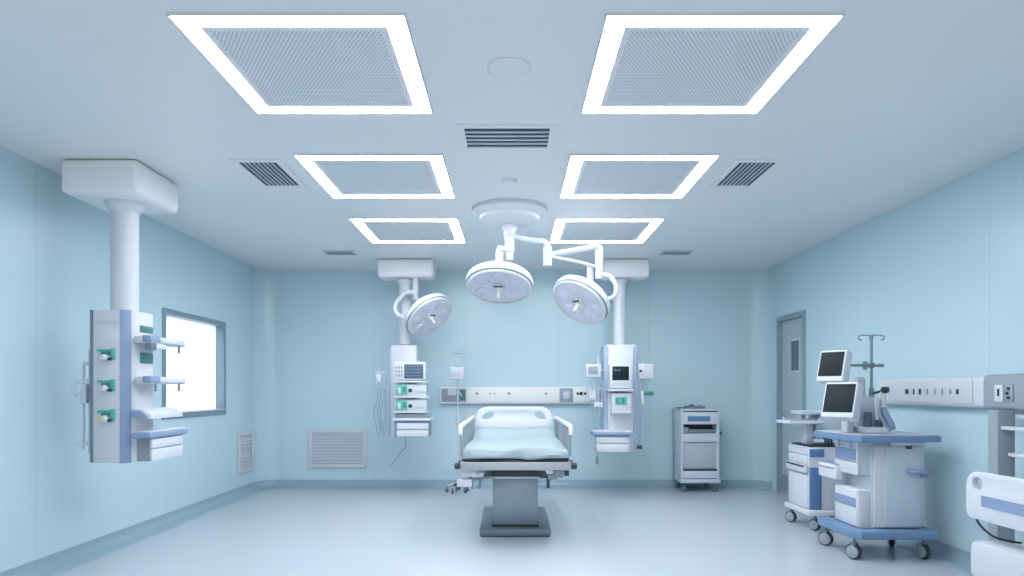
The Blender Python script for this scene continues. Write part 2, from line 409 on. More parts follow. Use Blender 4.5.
for k, zc in enumerate((Z(355, LY0), Z(386, LY0), Z(416, LY0))):
    x0 = -2.985; o = MB()
    o.box(x0-.035, x0+.07, LY0-.012, LY0, zc+.026, zc+.042, .003); o.box(x0+.065, x0+.095, LY0-.016, LY0, zc-.035, zc+.050, .004)
    o = o.build('gas_outlet', M['green'], t)
    B(x0+.0, x0+.06, LY0-.022, LY0-.0005, zc-.0, zc+.026, .003).build('socket_plate', M['dgreen'], o)
    MB().cyl((x0+.028, LY0-.0005, zc-.018), (x0+.028, LY0-.05, zc-.022), .028, .022, bev=.004).build('plug', M['white'], o)
    MB().cyl((x0+.07, LY0-.016, zc-.03), (x0+.07, LY0-.04, zc-.032), .011).build('release_button', M['slot'], o)
    if k == 2: MB().cyl((x0+.02, LY0-.052, zc-.02), (x0+.02, LY0-.06, zc-.02), .012).build('yellow_knob', M['yellow'], o)
# right flank
for i, (a, b_) in enumerate(((Z(332, 5.0), Z(325.5, 5.0)), (Z(363, 5.0), Z(353, 5.0)))):
    B(LX1-.001, LX1+.008, 4.985, 5.155, a, b_, .002).build('socket_panel', M['dgreen'], t, 'dark green socket panel')
SX = -2.64                                           # outer edge of the shelves on the right flank
def arm_tray(zc, hooks):
    tr = B(LX1+.001, SX, 4.90, 5.43, zc-.030, zc+.024, .016, 3).build('shelf', M['white2'], t)
    B(SX-.06, SX+.006, 4.885, 5.03, zc-.022, zc+.028, .010).build('blue_corner_block', M['lav'], tr)
    B(SX-.002, SX+.008, 5.05, 5.40, zc-.020, zc+.004, .003).build('equipment_rail', M['pale'], tr)
    for hy in hooks: MB().cyl((SX-.01, hy, zc-.02), (SX-.01, hy, zc-.085), .009).build('hook_pin', M['steel_d'], tr)
    return tr
tr1 = arm_tray(1.716, (5.33,))
B(SX-.05, SX, 4.91, 4.98, 1.635, 1.694, .006).build('clamp_block', M['steel_d'], tr1)
B(SX-.04, SX-.005, 4.99, 5.14, 1.65, 1.69, .006).build('clamp_arm', M['white2'], tr1)
arm_tray(1.416, (4.98, 5.33))
kt = MB().plate([(LX1+.001, 1.14), (SX+.01, 1.128), (SX+.01, 1.160), (-2.70, 1.200), (LX1+.001, 1.205)], [], lambda u, v: (u, 4.885, v), (0, .47, 0), bev=.006).build('keyboard_tray', M['white'], t)
MB().plate([(LX1+.001, 1.142), (SX-.01, 1.13), (SX-.02, 1.155), (-2.71, 1.192), (LX1+.001, 1.196)], [], lambda u, v: (u, 4.872, v), (0, .014, 0), bev=.003).build('blue_end_cap', M['lav'], kt)
dk = B(LX1+.001, SX+.012, 4.865, 5.44, .985, 1.03, .014, 3).build('drawer_unit', M['lav'], t)
B(LX1+.005, SX+.006, 4.872, 5.43, 1.030, 1.037, .003).build('top_pad', M['white'], dk)
B(LX1+.001, SX-.024, 4.95, 5.38, .812, .986, .004).build('drawer_case', M['grey'], dk)  # grey colour stands in for the shaded recess under the lid
B(SX-.024, SX-.004, 4.925, 5.385, .908, .978, .004).build('drawer_front', M['white'], dk); B(SX-.024, SX-.004, 4.925, 5.385, .815, .902, .004).build('drawer_front', M['white'], dk)
# left flank: rods and cross clamps
rd = MB(); rd.cyl((-3.155, 4.93, .90), (-3.155, 4.93, 1.52), .010); rd.cyl((-3.115, 4.95, .87), (-3.115, 4.95, 1.64), .013)
rd = rd.build('accessory_rail', M['pale'], t)
for zc, x_ in ((1.535, -3.165), (1.405, -3.225), (.945, -3.21)):
    B(x_, LX0-.015, 4.925, 4.965, zc-.014, zc+.014, .006).build('cross_clamp', M['white'], rd)
MB().tube([(-3.215, 4.93, 1.40), (-3.235, 4.93, 1.36), (-3.225, 4.93, 1.32), (-3.19, 4.93, 1.31), (-3.165, 4.93, 1.34)], .012, smooth=5).build('hook', M['white'], rd)
B(-3.17, -3.125, 4.91, 4.95, 1.24, 1.385, .01).build('clamp_body', M['pale'], rd)
MB().tube([(-3.115, 4.97, 1.62), (-3.15, 5.02, 1.75), (-3.13, 5.06, 1.83), (-3.085, 5.04, 1.80)], .006, smooth=6).build('hose', M['tube'], rd)

# ------------------------------------------------------------------ surgical lamp heads
def frame_to(center, nrm, roll=Vector((0, 0, 1))):
    n_ = Vector(nrm).normalized(); xa = roll.cross(n_).normalized() if abs(roll.dot(n_)) < .99 else Vector((1, 0, 0)); ya = n_.cross(xa)
    m_ = Matrix((xa, ya, n_)).transposed().to_4x4(); return Matrix.Translation(center) @ m_
def lamp_head(root, center, nrm, r=.305):
    """disc head whose lit face looks along nrm"""
    Mx = frame_to(Vector(center), nrm)
    hd = MB().lathe([(0, -.112), (r*.30, -.109), (r*.62, -.097), (r*.86, -.074), (r*.965, -.045), (r, -.012), (r, .010), (r*.985, .018)], Mx, 56)
    hd.lathe([(r*.955, .030), (r*.965, .038), (r*.93, .050), (r*.90, .050)], Mx, 56)
    hd = hd.build('lamp_head', M['white'], root)
    MB().lathe([(r*.975, .016), (r*.965, .020), (r*.955, .030), (r*.94, .034)], Mx, 56).build('seal_ring', M['steel_d'], hd)
    MB().lathe([(r*.905, .046), (r*.6, .036), (r*.25, .034), (0, .034)], Mx, 56).build('lamp_face', M['face'], hd)
    for k in range(6):
        a = R(60*k+20); p = Mx @ Matrix.Translation((r*.60*math.cos(a), r*.60*math.sin(a), .036)) @ Matrix.Rotation(a, 4, 'Z')
        MB().lathe([(0, .014), (.040, .013), (.062, .009), (.069, .0), (.069, -.004)], p @ Matrix.Diagonal((1.05, .92, 1, 1)), 24).build('lens_pod', M['lens'], hd)
    MB().lathe([(.0, .060), (.048, .058), (.052, .05), (.055, .034)], Mx, 28).build('hub_cover', M['white2'], hd)
    MB().box(-.042, .042, .040, .056, .0565, .066, .003, M=Mx @ Matrix.Rotation(0, 4, 'Z')).build('camera_slot', M['dark'], hd)
    MB().lathe([(0, .15), (.014, .148), (.020, .13), (.016, .10), (.020, .07), (.034, .058)], Mx, 20).build('sterile_handle', M['cream'], hd)
    return hd, Mx

# main surgical light under the round ceiling mount
mx0, my0 = X(509.5, 6.12), 6.12
t = thing('surgical_light', 'white twin-headed surgical lamp hanging from the round ceiling mount above the table', 'surgical lamp', (mx0, my0, 2.2))
MB().lathe([(.345, 0), (.345, -.035), (.30, -.07), (.275, -.072), (.27, -.10), (.20, -.135), (.10, -.15), (0, -.15)], Matrix.Translation((mx0, my0, H-.001)), 56).build('ceiling_mount', M['white'], t)
MB().lathe([(.0, 0), (.075, 0), (.078, -.02), (.062, -.03), (.062, -.055), (.0, -.055)], Matrix.Translation((mx0, my0, H-.15)), 32).build('hub', M['white2'], t)
zt = Z(260, my0)
st = MB(); st.cyl((mx0, my0, H-.20), (mx0, my0, Z(236, my0)), .052, n=28); st.cyl((mx0, my0, Z(236, my0)), (mx0, my0, Z(252, my0)), .042, n=28)
st.cyl((mx0, my0, Z(252, my0)), (mx0, my0, zt), .034, n=28, bev=.004); st.build('spindle', M['white'], t)
# near head straight under the mount
hc = Vector((X(499.5, 6.05), 6.05, Z(283.5, 6.05)))
ar = MB(); sx = X(499.5, my0)
ar.tube([(mx0, my0, Z(249, my0)), (sx, my0, Z(249, my0)+.005), (sx, my0, Z(253, my0)), (sx, 6.08, hc.z+.08)], [.026, .034, .036, .034], n=16)
ar.build('drop_arm', M['white'], t)
lamp_head(t, hc, (-.06, -.36, -.93))
# swing arm to the right-hand head
jx, jy = X(547.5, 6.3), 6.3
sw = MB(); sw.tube([(mx0+.03, my0, Z(236, my0)), (X(530, 6.2), 6.2, Z(240, 6.2)), (X(543, 6.28), 6.28, Z(242, 6.28)), (jx+.0, jy, Z(249, jy)), (jx, jy, Z(262, jy))], [.022, .026, .03, .036, .036], n=16, smooth=6)
sw.cyl((jx, jy, Z(247, jy)), (jx, jy, Z(266, jy)), .042, n=24, bev=.006); sw.build('swing_arm', M['white'], t)
kx, ky = X(599, 6.5), 6.5
MB().tube([(jx, jy, Z(255, jy)), (X(575, 6.4), 6.4, Z(250.5, 6.4)), (kx-.03, ky, Z(246.5, ky)), (kx, ky, Z(249, ky))], [.020, .026, .028, .03], n=14, smooth=4).build('spring_arm', M['white'], t)
MB().tube([(jx, jy, Z(256, jy)), (X(575, 6.4), 6.4, Z(261, 6.4)), (X(596, ky), ky, Z(267, ky))], .016, n=12, smooth=3).build('lower_link', M['white'], t)
MB().cyl((kx, ky, Z(247, ky)), (kx, ky, Z(279, ky)), .037, n=24, bev=.008).build('knuckle', M['white'], t)
h2 = Vector((X(581, 6.5), 6.5, Z(300.5, 6.5)))
MB().tube([(kx+.0, ky, Z(275, ky)), (X(609, ky), ky, Z(276, ky)), (X(616, ky), ky, Z(286, ky)), (X(614, ky), ky, Z(296, ky)), (X(606, ky), ky, Z(299.5, ky)), (X(597, ky), ky, Z(304, ky))], .021, n=12, smooth=6).build('yoke', M['white'], t)
MB().tube([(X(590.5, ky), ky+.02, Z(265, ky)), (X(590.5, ky), ky+.02, Z(285, ky)), (h2.x+.05, ky+.05, h2.z+.06)], .032, n=14).build('neck', M['pale'], t)
lamp_head(t, h2, (-.50, -.43, -.75), .30)

# ------------------------------------------------------------------ pendants at the back
def back_pendant(hx0, hx1, pxc, label, extra):
    y0, y1 = YC(258), YC(258)+.34
    cx = X(pxc, 8.6)
    t = thing('ceiling_supply_pendant', label, 'medical pendant', (cx, 8.6, .6))
    B(X(hx0, y0), X(hx1, y0), y0, y1, Z(277, y0), H-.001, .04, 3).build('ceiling_housing', M['bright'], t)
    MB().cyl((cx, 8.6, Z(345, 8.6)), (cx, 8.6, Z(277, 8.6)), .078, n=30).build('pole', M['white'], t)
    MB().lathe([(0, 0), (.082, 0), (.105, .03), (.11, .05), (0, .05)], Matrix.Translation((cx, 8.6, Z(278, y0)-.045))).build('flange', M['white'], t)
    return t
# ---- left one
t = back_pendant(377, 433, 405.5, 'white ceiling pendant left of the table, stacked infusion devices and one monitor', 0)
yf, yb = 8.42, 8.74
bx = B(X(391, yf), X(416.5, yf), yf, yb, Z(436.7, yf), Z(345, yf), .012).build('column_body', M['white'], t)
B(X(389.5, yf)-.008, X(391.5, yf), yf+.01, yb-.01, Z(436, yf), Z(347, yf), .006).build('side_plate', M['lav2'], t, 'pale lavender side plate')
ys = 8.10
mo = B(X(393.7, ys), X(425.5, ys), ys, ys+.14, Z(380, ys), Z(361.5, ys), .012).build('monitor', M['white'], t)
B(X(404.3, ys), X(423.3, ys), ys-.004, ys+.002, Z(378.5, ys), Z(364.2, ys), .002).build('screen', M['screen_b'], mo)
tc_ = MB()
for k in range(4):
    zc = Z(366.5+3.1*k, ys); pts = [(X(405.5+i*1.4, ys), ys-.006, zc + (.012 if i % 4 == 2 else 0)) for i in range(12)]
    tc_.tube(pts, .002, n=5)
tc_.build('wave_traces', M['trace'], mo)
kb = MB()
for i in range(3):
    for j in range(3): kb.box(X(395.6+2.6*i, ys), X(397.4+2.6*i, ys), ys-.004, ys+.001, Z(376.5-4*j, ys), Z(374-4*j, ys), .001)
kb.build('keypad', M['grey'], mo)
def shelf(x0, x1, y, dpt, yt, yb_, mat=M['white']):
    return B(X(x0, y), X(x1, y), y, y+dpt, Z(yb_, y), Z(yt, y), .006).build('shelf', mat, t)
shelf(393, 428, ys, .33, 381, 382.6); shelf(393, 427, ys, .33, 396, 397.8); shelf(393, 427, ys, .33, 411.5, 413)
for (a, b_) in ((384, 396), (399.5, 411.5)):
    d = B(X(395, ys), X(426, ys), ys+.03, ys+.22, Z(b_, ys), Z(a, ys)-.004, .008).build('infusion_device', M['white2'], t)
    B(X(396, ys), X(407, ys), ys+.016, ys+.031, Z(b_-1.5, ys), Z(a+1, ys), .003).build('green_panel', M['green'], d)
    B(X(397.5, ys), X(400.5, ys), ys+.008, ys+.017, Z(b_-2.5, ys), Z(a+4, ys), .003).build('vial', M['white'], d)
    B(X(403, ys), X(405.5, ys), ys+.008, ys+.017, Z(b_-4, ys), Z(a+2.5, ys), .003).build('door_catch', M['dgreen'], d)
    MB().cyl((X(410, ys), ys+.03, Z((a+b_)/2+.5, ys)), (X(410, ys), ys+.012, Z((a+b_)/2+.5, ys)), .024, n=20).build('dial', M['slot'], d)
    B(X(414, ys), X(424, ys), ys+.022, ys+.031, Z(b_-3.5, ys), Z(a+4, ys), .003).build('display', M['pale'], d)
B(X(394, ys), X(427, ys), ys+.05, ys+.26, Z(418.5, ys), Z(414, ys), .004).build('flat_recorder', M['grey'], t)
tp = B(X(392.5, 8.05), X(430, 8.05), 8.05, 8.42, Z(420.8, 8.05), Z(418.5, 8.05), .006).build('drawer_unit', M['white'], t)
B(X(392.5, 8.05)+.01, X(428, 8.05), 8.09, 8.41, Z(437, 8.09), Z(420.8, 8.09), .006).build('drawer_case', M['lav'], tp)
for (a, b_) in ((423.3, 429.4), (430.2, 436.6)): B(X(397, 8.07), X(428.4, 8.07), 8.07, 8.09, Z(b_, 8.07), Z(a, 8.07), .004).build('drawer_front', M['white'], tp)
rl = MB(); rl.cyl((X(379, 8.5), 8.5, Z(433, 8.5)), (X(379, 8.5), 8.5, Z(366, 8.5)), .012); rl.cyl((X(384, 8.5), 8.5, Z(432, 8.5)), (X(384, 8.5), 8.5, Z(370, 8.5)), .008)
rl.box(X(375, 8.5), X(390.5, 8.5), 8.485, 8.515, Z(373.5, 8.5), Z(371.8, 8.5), .004); rl.box(X(376, 8.5), X(390.5, 8.5), 8.485, 8.515, Z(389, 8.5), Z(387.5, 8.5), .004)
rl = rl.build('accessory_rail', M['pale'], t)
B(X(376.5, 8.46), X(381.5, 8.46), 8.44, 8.49, Z(383, 8.46), Z(374, 8.46), .01).build('flow_meter', M['white'], rl)
for dx_, e in ((0, 436), (3.5, 430), (7, 434)):
    MB().tube([(X(378+dx_, 8.47), 8.47, Z(388, 8.47)), (X(377+dx_*.8, 8.45), 8.45, Z(400, 8.45)), (X(374+dx_, 8.46), 8.46, Z(415, 8.46)), (X(379+dx_*.7, 8.46), 8.46, Z(e, 8.46))], .006, n=7, smooth=6).build('hose', M['tube'], rl)
MB().tube([(X(405, 8.5), 8.5, Z(436, 8.5)), (X(406, 8.5), 8.5, Z(446, 8.5)), (X(399, 8.55), 8.55, Z(455, 8.5)), (X(391, 8.6), 8.6, Z(466, 8.6))], .006, n=7, smooth=6).build('power_cord', M['tube'], t)
# ---- the lamp hanging from that housing's front
ty = 8.46; tx = X(415.5, ty)
tl = thing('surgical_light', 'single tilted white surgical lamp on a curved yoke in front of the left back pendant', 'surgical lamp', (tx, ty, 2.2))
t2 = MB(); t2.cyl((tx, ty, Z(300, ty)), (tx, ty, Z(277, YC(258))-.0005), .040, n=24, bev=.004); t2.build('drop_tube', M['white2'], tl)
h3 = Vector((X(428.5, 8.25), 8.25, Z(315, 8.25)))
MB().tube([(tx, ty-.02, Z(293.5, ty)), (X(408, ty), ty-.05, Z(293, ty)), (X(397.5, 8.38), 8.38, Z(301, 8.38)), (X(395.5, 8.36), 8.36, Z(311, 8.36)), (X(402, 8.34), 8.34, Z(317, 8.34)), (X(414, 8.3), 8.3, Z(317.5, 8.3))], .028, n=12, smooth=6).build('yoke', M['white'], tl)
MB().tube([(tx, ty, Z(299, ty)), (X(419, 8.36), 8.38, Z(301, 8.38)), (h3.x-.05, 8.28, h3.z+.1)], .024, n=12, smooth=4).build('neck', M['white'], tl)
lamp_head(tl, h3, (.56, -.42, -.72), .325)

# ---- right one
t = back_pendant(603, 650, 619.5, 'white ceiling pendant right of the table, black-screened monitor and hanging hoses', 0)
yf = 8.30
B(X(606, yf), X(635.5, yf), yf, yf+.34, Z(452, yf), Z(344.5, yf), .014).build('column_body', M['white'], t)
B(X(604.5, yf)-.006, X(608, yf), yf+.0-.004, yf+.33, Z(451, yf), Z(346, yf), .01).build('side_plate', M['lav2'], t, 'pale lavender side plate')
B(X(633, yf), X(636.5, yf)+.004, yf+.0-.004, yf+.33, Z(451, yf), Z(346, yf), .01).build('side_plate', M['lav2'], t, 'pale lavender side plate')
B(X(608, yf), X(633, yf), yf-.03, yf, Z(432, yf), Z(347, yf), .01).build('front_panel', M['white'], t)
ys = 8.1
mo = B(X(610, ys), X(632, ys), ys, ys+.17, Z(388.5, ys), Z(364.5, ys), .012).build('monitor', M['white'], t)
B(X(612.3, ys), X(629, ys), ys-.004, ys+.002, Z(380.3, ys), Z(366.4, ys), .002).build('screen', M['screen'], mo)
MB().tube([(X(614+i*.9, ys), ys-.006, Z(371 - (1.4 if i % 3 == 1 else 0)-(.5*(i % 2)), ys)) for i in range(8)], .003, n=5).build('wave_traces', M['trace'], mo)
for k in range(5): MB().cyl((X(613.5+3.7*k, ys), ys-.004, Z(384.3, ys)), (X(613.5+3.7*k, ys), ys+.002, Z(384.3, ys)), .012 if k != 2 else .02, n=14).build('knob', M['pale'], mo)
B(X(608, ys), X(634, ys), ys-.02, ys+.24, Z(391.3, ys), Z(389, ys), .005).build('shelf', M['pale'], t)
dv = B(X(612, ys), X(632, ys), ys+.02, ys+.18, Z(414.5, ys), Z(393, ys), .012).build('infusion_device', M['white2'], t)
B(X(615.3, ys), X(627, ys), ys+.012, ys+.022, Z(404.5, ys), Z(396.8, ys), .002).build('green_display', M['green'], dv)
B(X(616.5, ys), X(618.5, ys), ys+.008, ys+.013, Z(403, ys), Z(398.5, ys), .001).build('display_mark', M['dgreen'], dv)
B(X(622, ys), X(624.5, ys), ys+.008, ys+.013, Z(403, ys), Z(398, ys), .001).build('display_mark', M['dgreen'], dv)
B(X(613, ys), X(631, ys), ys+.004, ys+.021, Z(413.5, ys), Z(411.5, ys), .003).build('lower_lip', M['pale'], dv)
tp = B(X(593.5, 7.98), X(633.5, 7.98), 7.98, 8.34, Z(435.6, 7.98), Z(432.3, 7.98), .008).build('drawer_unit', M['lav'], t)
B(X(594.5, 7.98), X(632.5, 7.98), 7.985, 8.33, Z(432.3, 7.98), Z(431.4, 7.98)).build('top_pad', M['white'], tp)
B(X(596.5, 8.0), X(630.5, 8.0), 8.02, 8.30, Z(452.5, 8.0), Z(435.8, 8.0), .006).build('drawer_case', M['pale'], tp)
for (a, b_) in ((437, 443.2), (444, 452)): B(X(596.8, 8.0), X(628, 8.0), 8.0, 8.022, Z(b_, 8.0), Z(a, 8.0), .004).build('drawer_front', M['white'], tp)
# left accessories
yl = 8.35
rl = MB(); rl.cyl((X(598, yl), yl, Z(414, yl)), (X(598, yl), yl, Z(357, yl)), .012); rl.box(X(594, yl), X(606, yl), yl-.012, yl+.012, Z(371, yl), Z(369, yl), .004)
rl.box(X(588, yl), X(606, yl), yl-.012, yl+.012, Z(389.5, yl), Z(386.5, yl), .004); rl.box(X(590, yl), X(606, yl), yl-.012, yl+.012, Z(401, yl), Z(399, yl), .004)
rl = rl.build('accessory_rail', M['pale'], t)
sm = B(X(586, 8.28), X(601, 8.28), 8.26, 8.33, Z(377.5, 8.28), Z(364, 8.28), .01).build('small_monitor', M['white2'], t)
B(X(588, 8.28), X(597.5, 8.28), 8.254, 8.262, Z(374, 8.28), Z(366.5, 8.28), .002).build('screen', M['grey'], sm)
B(X(588.5, 8.28), X(596, 8.28), 8.26, 8.33, Z(400, 8.28), Z(391, 8.28), .01).build('suction_regulator', M['white2'], rl)
B(X(594, 8.28), X(603, 8.28), 8.26, 8.33, Z(407.5, 8.28), Z(402, 8.28), .008).build('connector_block', M['pale'], rl)
for (a, xa) in ((589, 592), (592, 596), (596, 600), (600, 603)):
    MB().tube([(X(a, 8.3), 8.28, Z(377, 8.3)), (X(xa, 8.3), 8.26, Z(386, 8.3)), (X(a+1.5, 8.3), 8.27, Z(400, 8.3)), (X(a+3, 8.3), 8.27, Z(412, 8.3))], .006, n=7, smooth=6).build('hose', M['tube'], rl)
MB().tube([(X(598, 8.3), 8.3, Z(412, 8.3)), (X(597.5, 8.3), 8.3, Z(440, 8.3)), (X(597, 8.3), 8.3, Z(455, 8.3))], .006, n=7, smooth=4).build('pull_cord', M['tube'], rl)
MB().lathe([(0, 0), (.014, .01), (.022, .06), (.012, .11), (0, .12)], Matrix.Translation((X(597, 8.3), 8.3, Z(465, 8.3))), 14).build('cord_grip', M['grey'], rl)
# right accessories
rr = MB(); rr.cyl((X(642.5, yl), yl, Z(449, yl)), (X(642.5, yl), yl, Z(362, yl)), .010); rr.box(X(635, yl), X(645, yl), yl-.012, yl+.012, Z(371, yl), Z(369, yl), .004)
rr.box(X(635, yl), X(645, yl), yl-.012, yl+.012, Z(396, yl), Z(394, yl), .004); rr = rr.build('accessory_rail', M['pale'], t)
bxr = B(X(638, 8.28), X(653, 8.28), 8.24, 8.33, Z(379, 8.28), Z(364, 8.28), .014).build('regulator_box', M['white2'], t)
MB().cyl((X(640.5, 8.24), 8.24, Z(371, 8.24)), (X(640.5, 8.24), 8.225, Z(371, 8.24)), .018).build('dial', M['slot'], bxr)
gb = B(X(643, 8.28), X(653.5, 8.28), 8.26, 8.31, Z(395.5, 8.28), Z(391.2, 8.28), .008).build('green_connector', M['dgreen'], t, 'dark green hose connector')
B(X(640.5, 8.28), X(644, 8.28), 8.26, 8.31, Z(405, 8.28), Z(391, 8.28), .01).build('bottle', M['white'], rr)
for (a, xa, e) in ((640, 639, 446), (644, 646, 448), (650, 650, 390)):
    MB().tube([(X(a, 8.3), 8.27, Z(379, 8.3)), (X(xa, 8.3), 8.27, Z(390 if e > 400 else 385, 8.3)), (X(a-.5, 8.3), 8.27, Z((379+e)/2+6 if e > 400 else 388, 8.3)), (X(a-1 if e > 400 else 648, 8.3), 8.27, Z(e+2, 8.3))], .006, n=7, smooth=6).build('hose', M['tube'], rr)
MB().tube([(X(639, 8.3), 8.27, Z(447, 8.3)), (X(642, 8.3), 8.27, Z(449, 8.3)), (X(644, 8.3), 8.25, Z(455, 8.3)), (X(649, 8.3), 8.28, Z(460, 8.3))], .006, n=7, smooth=6).build('hose', M['tube'], rr)
B(X(637, 8.28), X(642, 8.28), 8.26, 8.3, Z(449, 8.28), Z(445.5, 8.28), .004).build('hose_clip', M['slot'], rr)

# ------------------------------------------------------------------ supply channel on the back wall
yw = YB-.09; z0, z1 = Z(403.7, yw), Z(387, yw)
t = thing('wall_supply_channel', 'long white medical supply channel on the back wall behind the table', 'supply channel', (X(515, yw), YB, z0))
B(X(440, yw), X(600, yw), yw, YB-.001, z0, z1, .014, 3).build('channel_housing', M['bright'], t)
B(X(467.6, yw), X(558.5, yw), yw-.008, yw+.002, z0+.02, z1-.016, .004).build('cover_panel', M['bright'], t)
B(X(441.5, yw), X(466, yw), yw-.008, yw+.002, z0+.025, z1-.02, .004).build('cover_panel', M['grey'], t, 'grey cover panel')
B(X(559.5, yw), X(573, yw), yw-.010, yw+.002, z0+.02, z1-.016, .004).build('cover_panel', M['grey'], t, 'grey cover panel')
B(X(563, yw), X(569.5, yw), yw-.016, yw-.009, z0+.07, z1-.06, .003).build('outlet', M['pale'], t)
B(X(573.5, yw), X(588, yw), yw-.010, yw+.002, z0+.02, z1-.016, .004).build('cover_panel', M['bright'], t)
for p in (577.5, 581, 585): MB().cyl((X(p, yw), yw-.010, Z(393.5, yw)), (X(p, yw), yw-.022, Z(393.5, yw)), .018 if p != 581 else .026, n=16).build('outlet', M['slot'], t, 'dark outlet')
for p, r_ in ((477, .02), (490, .012), (494.5, .012), (509, .02), (546, .018)): MB().cyl((X(p, yw), yw-.008, Z(393.6, yw)), (X(p, yw), yw-.016, Z(393.6, yw)), r_, n=16).build('outlet', M['grey'], t)
B(X(448, yw), X(456, yw), yw-.03, yw-.007, Z(395.5, yw), Z(389, yw), .006).build('connector_box', M['white'], t)
B(X(460, yw), X(465.5, yw), yw-.022, yw-.007, Z(400, yw), Z(390, yw), .004).build('connector_box', M['dgreen'], t)
MB().tube([(X(462, yw), yw-.02, Z(396, yw)), (X(459, yw), yw-.035, Z(392, yw)), (X(455, yw), yw-.03, Z(393, yw))], .008, n=8, smooth=5).build('plug_lead', M['white'], t)

# ------------------------------------------------------------------ supply channel on the right wall
XF = XR-.085
def YX(px, x): return FPX*x/(px-VX)
ya, yb_ = YX(1000, XF), YX(877, XF)
t = thing('wall_supply_channel', 'white medical supply channel with dark outlets on the right wall behind the carts', 'supply channel', (XR, (ya+yb_)/2, 1.21))
B(XF, XR-.001, ya, yb_, 1.208, 1.442, .03, 3).build('channel_housing', M['white'], t)
B(XF-.008, XF+.002, YX(973, XF), YX(889, XF), 1.238, 1.418, .004).build('cover_panel', M['white2'], t)
for p, hgt, w_, mt in ((907, .030, .05, 'dark'), (914, .034, .014, 'slot'), (920, .034, .028, 'dark'), (927.5, .036, .014, 'grey'), (935, .036, .01, 'grey'), (942.5, .036, .01, 'grey'), (950.5, .028, .02, 'grey'), (957.5, .028, .03, 'slot')):
    yc_ = YX(p, XF-.01); B(XF-.018, XF-.007, yc_-w_*.4, yc_+w_*.4, 1.328-hgt*.72, 1.328+hgt*.72, .005).build('outlet', M[mt], t)
XG = XR-.20
ya, yb_ = 3.9, YX(981, XG)
t = thing('wall_equipment_column', 'grey wall unit with sockets above and white shelves on a post, by the right-hand bed', 'wall unit', (XR-.1, 4.4, 0))
B(XG, XR-.001, ya, yb_, 1.205, 1.448, .035, 4).build('socket_housing', M['grey'], t)
a, b_ = YX(1024.5, XG), YX(1023, XG)
B(XG-.010, XG+.002, YX(1004, XG), YX(995.5, XG), 1.262, 1.376, .004).build('socket_plate', M['white'], t)
B(XG-.015, XG-.009, YX(1000.8, XG), YX(999, XG), 1.30, 1.35, .002).build('socket_mark', M['dark'], t)
B(XG-.010, XG+.002, YX(1014, XG), YX(1006, XG), 1.266, 1.378, .004).build('socket_plate', M['grey'], t)
for k in range(3): B(XG-.015, XG-.009, YX(1011.5-(k % 2)*1.5, XG), YX(1008.5-(k % 2)*1.5, XG), 1.28+.03*k, 1.30+.03*k, .002).build('socket_mark', M['dark'], t)
yp = 4.42; xa = X(997.5, yp)
B(xa, xa+.118, yp, yp+.09, .001, 1.206, .006).build('post', M['grey'], t)
B(X(1000, yp), XR-.003, 4.05, yp-.001, Z(429.6, yp), Z(426, yp), .008).build('shelf', M['white'], t)
B(X(1007, yp), XR-.003, 4.05, yp-.001, Z(456.5, yp), Z(452.5, yp), .008).build('shelf', M['white'], t)
B(X(1014, yp), XR-.003, 4.15, yp-.001, Z(419, yp), Z(414.5, yp), .006).build('shelf', M['pale'], t)

# ------------------------------------------------------------------ operating table
TX = .04; YT = 5.62
t = thing('operating_table', 'grey pedestal operating table with white headboard and side rails in the room centre', 'operating table', (TX, 6.7, 0))
bs = MB(); bs.box(TX-.328, TX+.328, 6.09, 7.28, .008, .072, .012); bs = bs.build('base', M['base'], t)
B(TX-.315, TX+.315, 6.10, 7.27, .0, .0085).build('base_seal', M['dark'], bs)
B(TX-.215, TX+.215, 6.20, 7.0, .072, .09, .003).build('base_gasket', M['dark'], bs)
MB().plate([(-.205, .088), (.205, .088), (.214, .53), (-.214, .53)], [], lambda u, v: (TX+u, 6.21, v), (0, .75, 0), bev=.008).build('column', M['colm'], t)
B(TX-.23, TX+.23, 6.15, 7.1, .53, .578, .006).build('column_top_plate', M['steel_d'], t)
B(TX-.195, TX+.195, 5.70, 7.3, .600, .664, .006).build('lift_block', M['dark'], t)
fr = MB(); fr.box(TX-.28, TX+.28, 5.74, 7.5, .578, .600, .005)
fr.box(TX-.47, TX+.47, YT-.02, YT+.10, .665, .738, .012); fr.box(TX-.47, TX-.40, YT+.05, 7.75, .668, .735, .008); fr.box(TX+.40, TX+.47, YT+.05, 7.75, .668, .735, .008)
fr.box(TX-.41, TX+.41, YT+.08, 7.75, .70, .735); fr.box(TX-.46, TX+.46, 7.68, 7.76, .66, .738, .008)
fr.build('table_frame', M['steel'], t)
for s in (-1, 1):
    B(TX+s*.4985-.0065, TX+s*.4985+.0065, YT, 7.5, .685, .725, .004).build('accessory_rail', M['steel'], t)
    for yy_ in (YT+.12, 6.5, 7.4): B(min(TX+s*.465, TX+s*.494), max(TX+s*.465, TX+s*.494), yy_, yy_+.04, .69, .72, .003).build('rail_spacer', M['steel_d'], t)
    MB().cyl((TX+s*.472, YT+.0, .702), (TX+s*.515, YT+.0, .702), .030, .026, n=18, bev=.006).build('end_cap', M['dark'], t)
B(TX-.445, TX+.445, YT+.0, 7.74, .738, .755, .006).build('mattress_base', M['dark'], t)
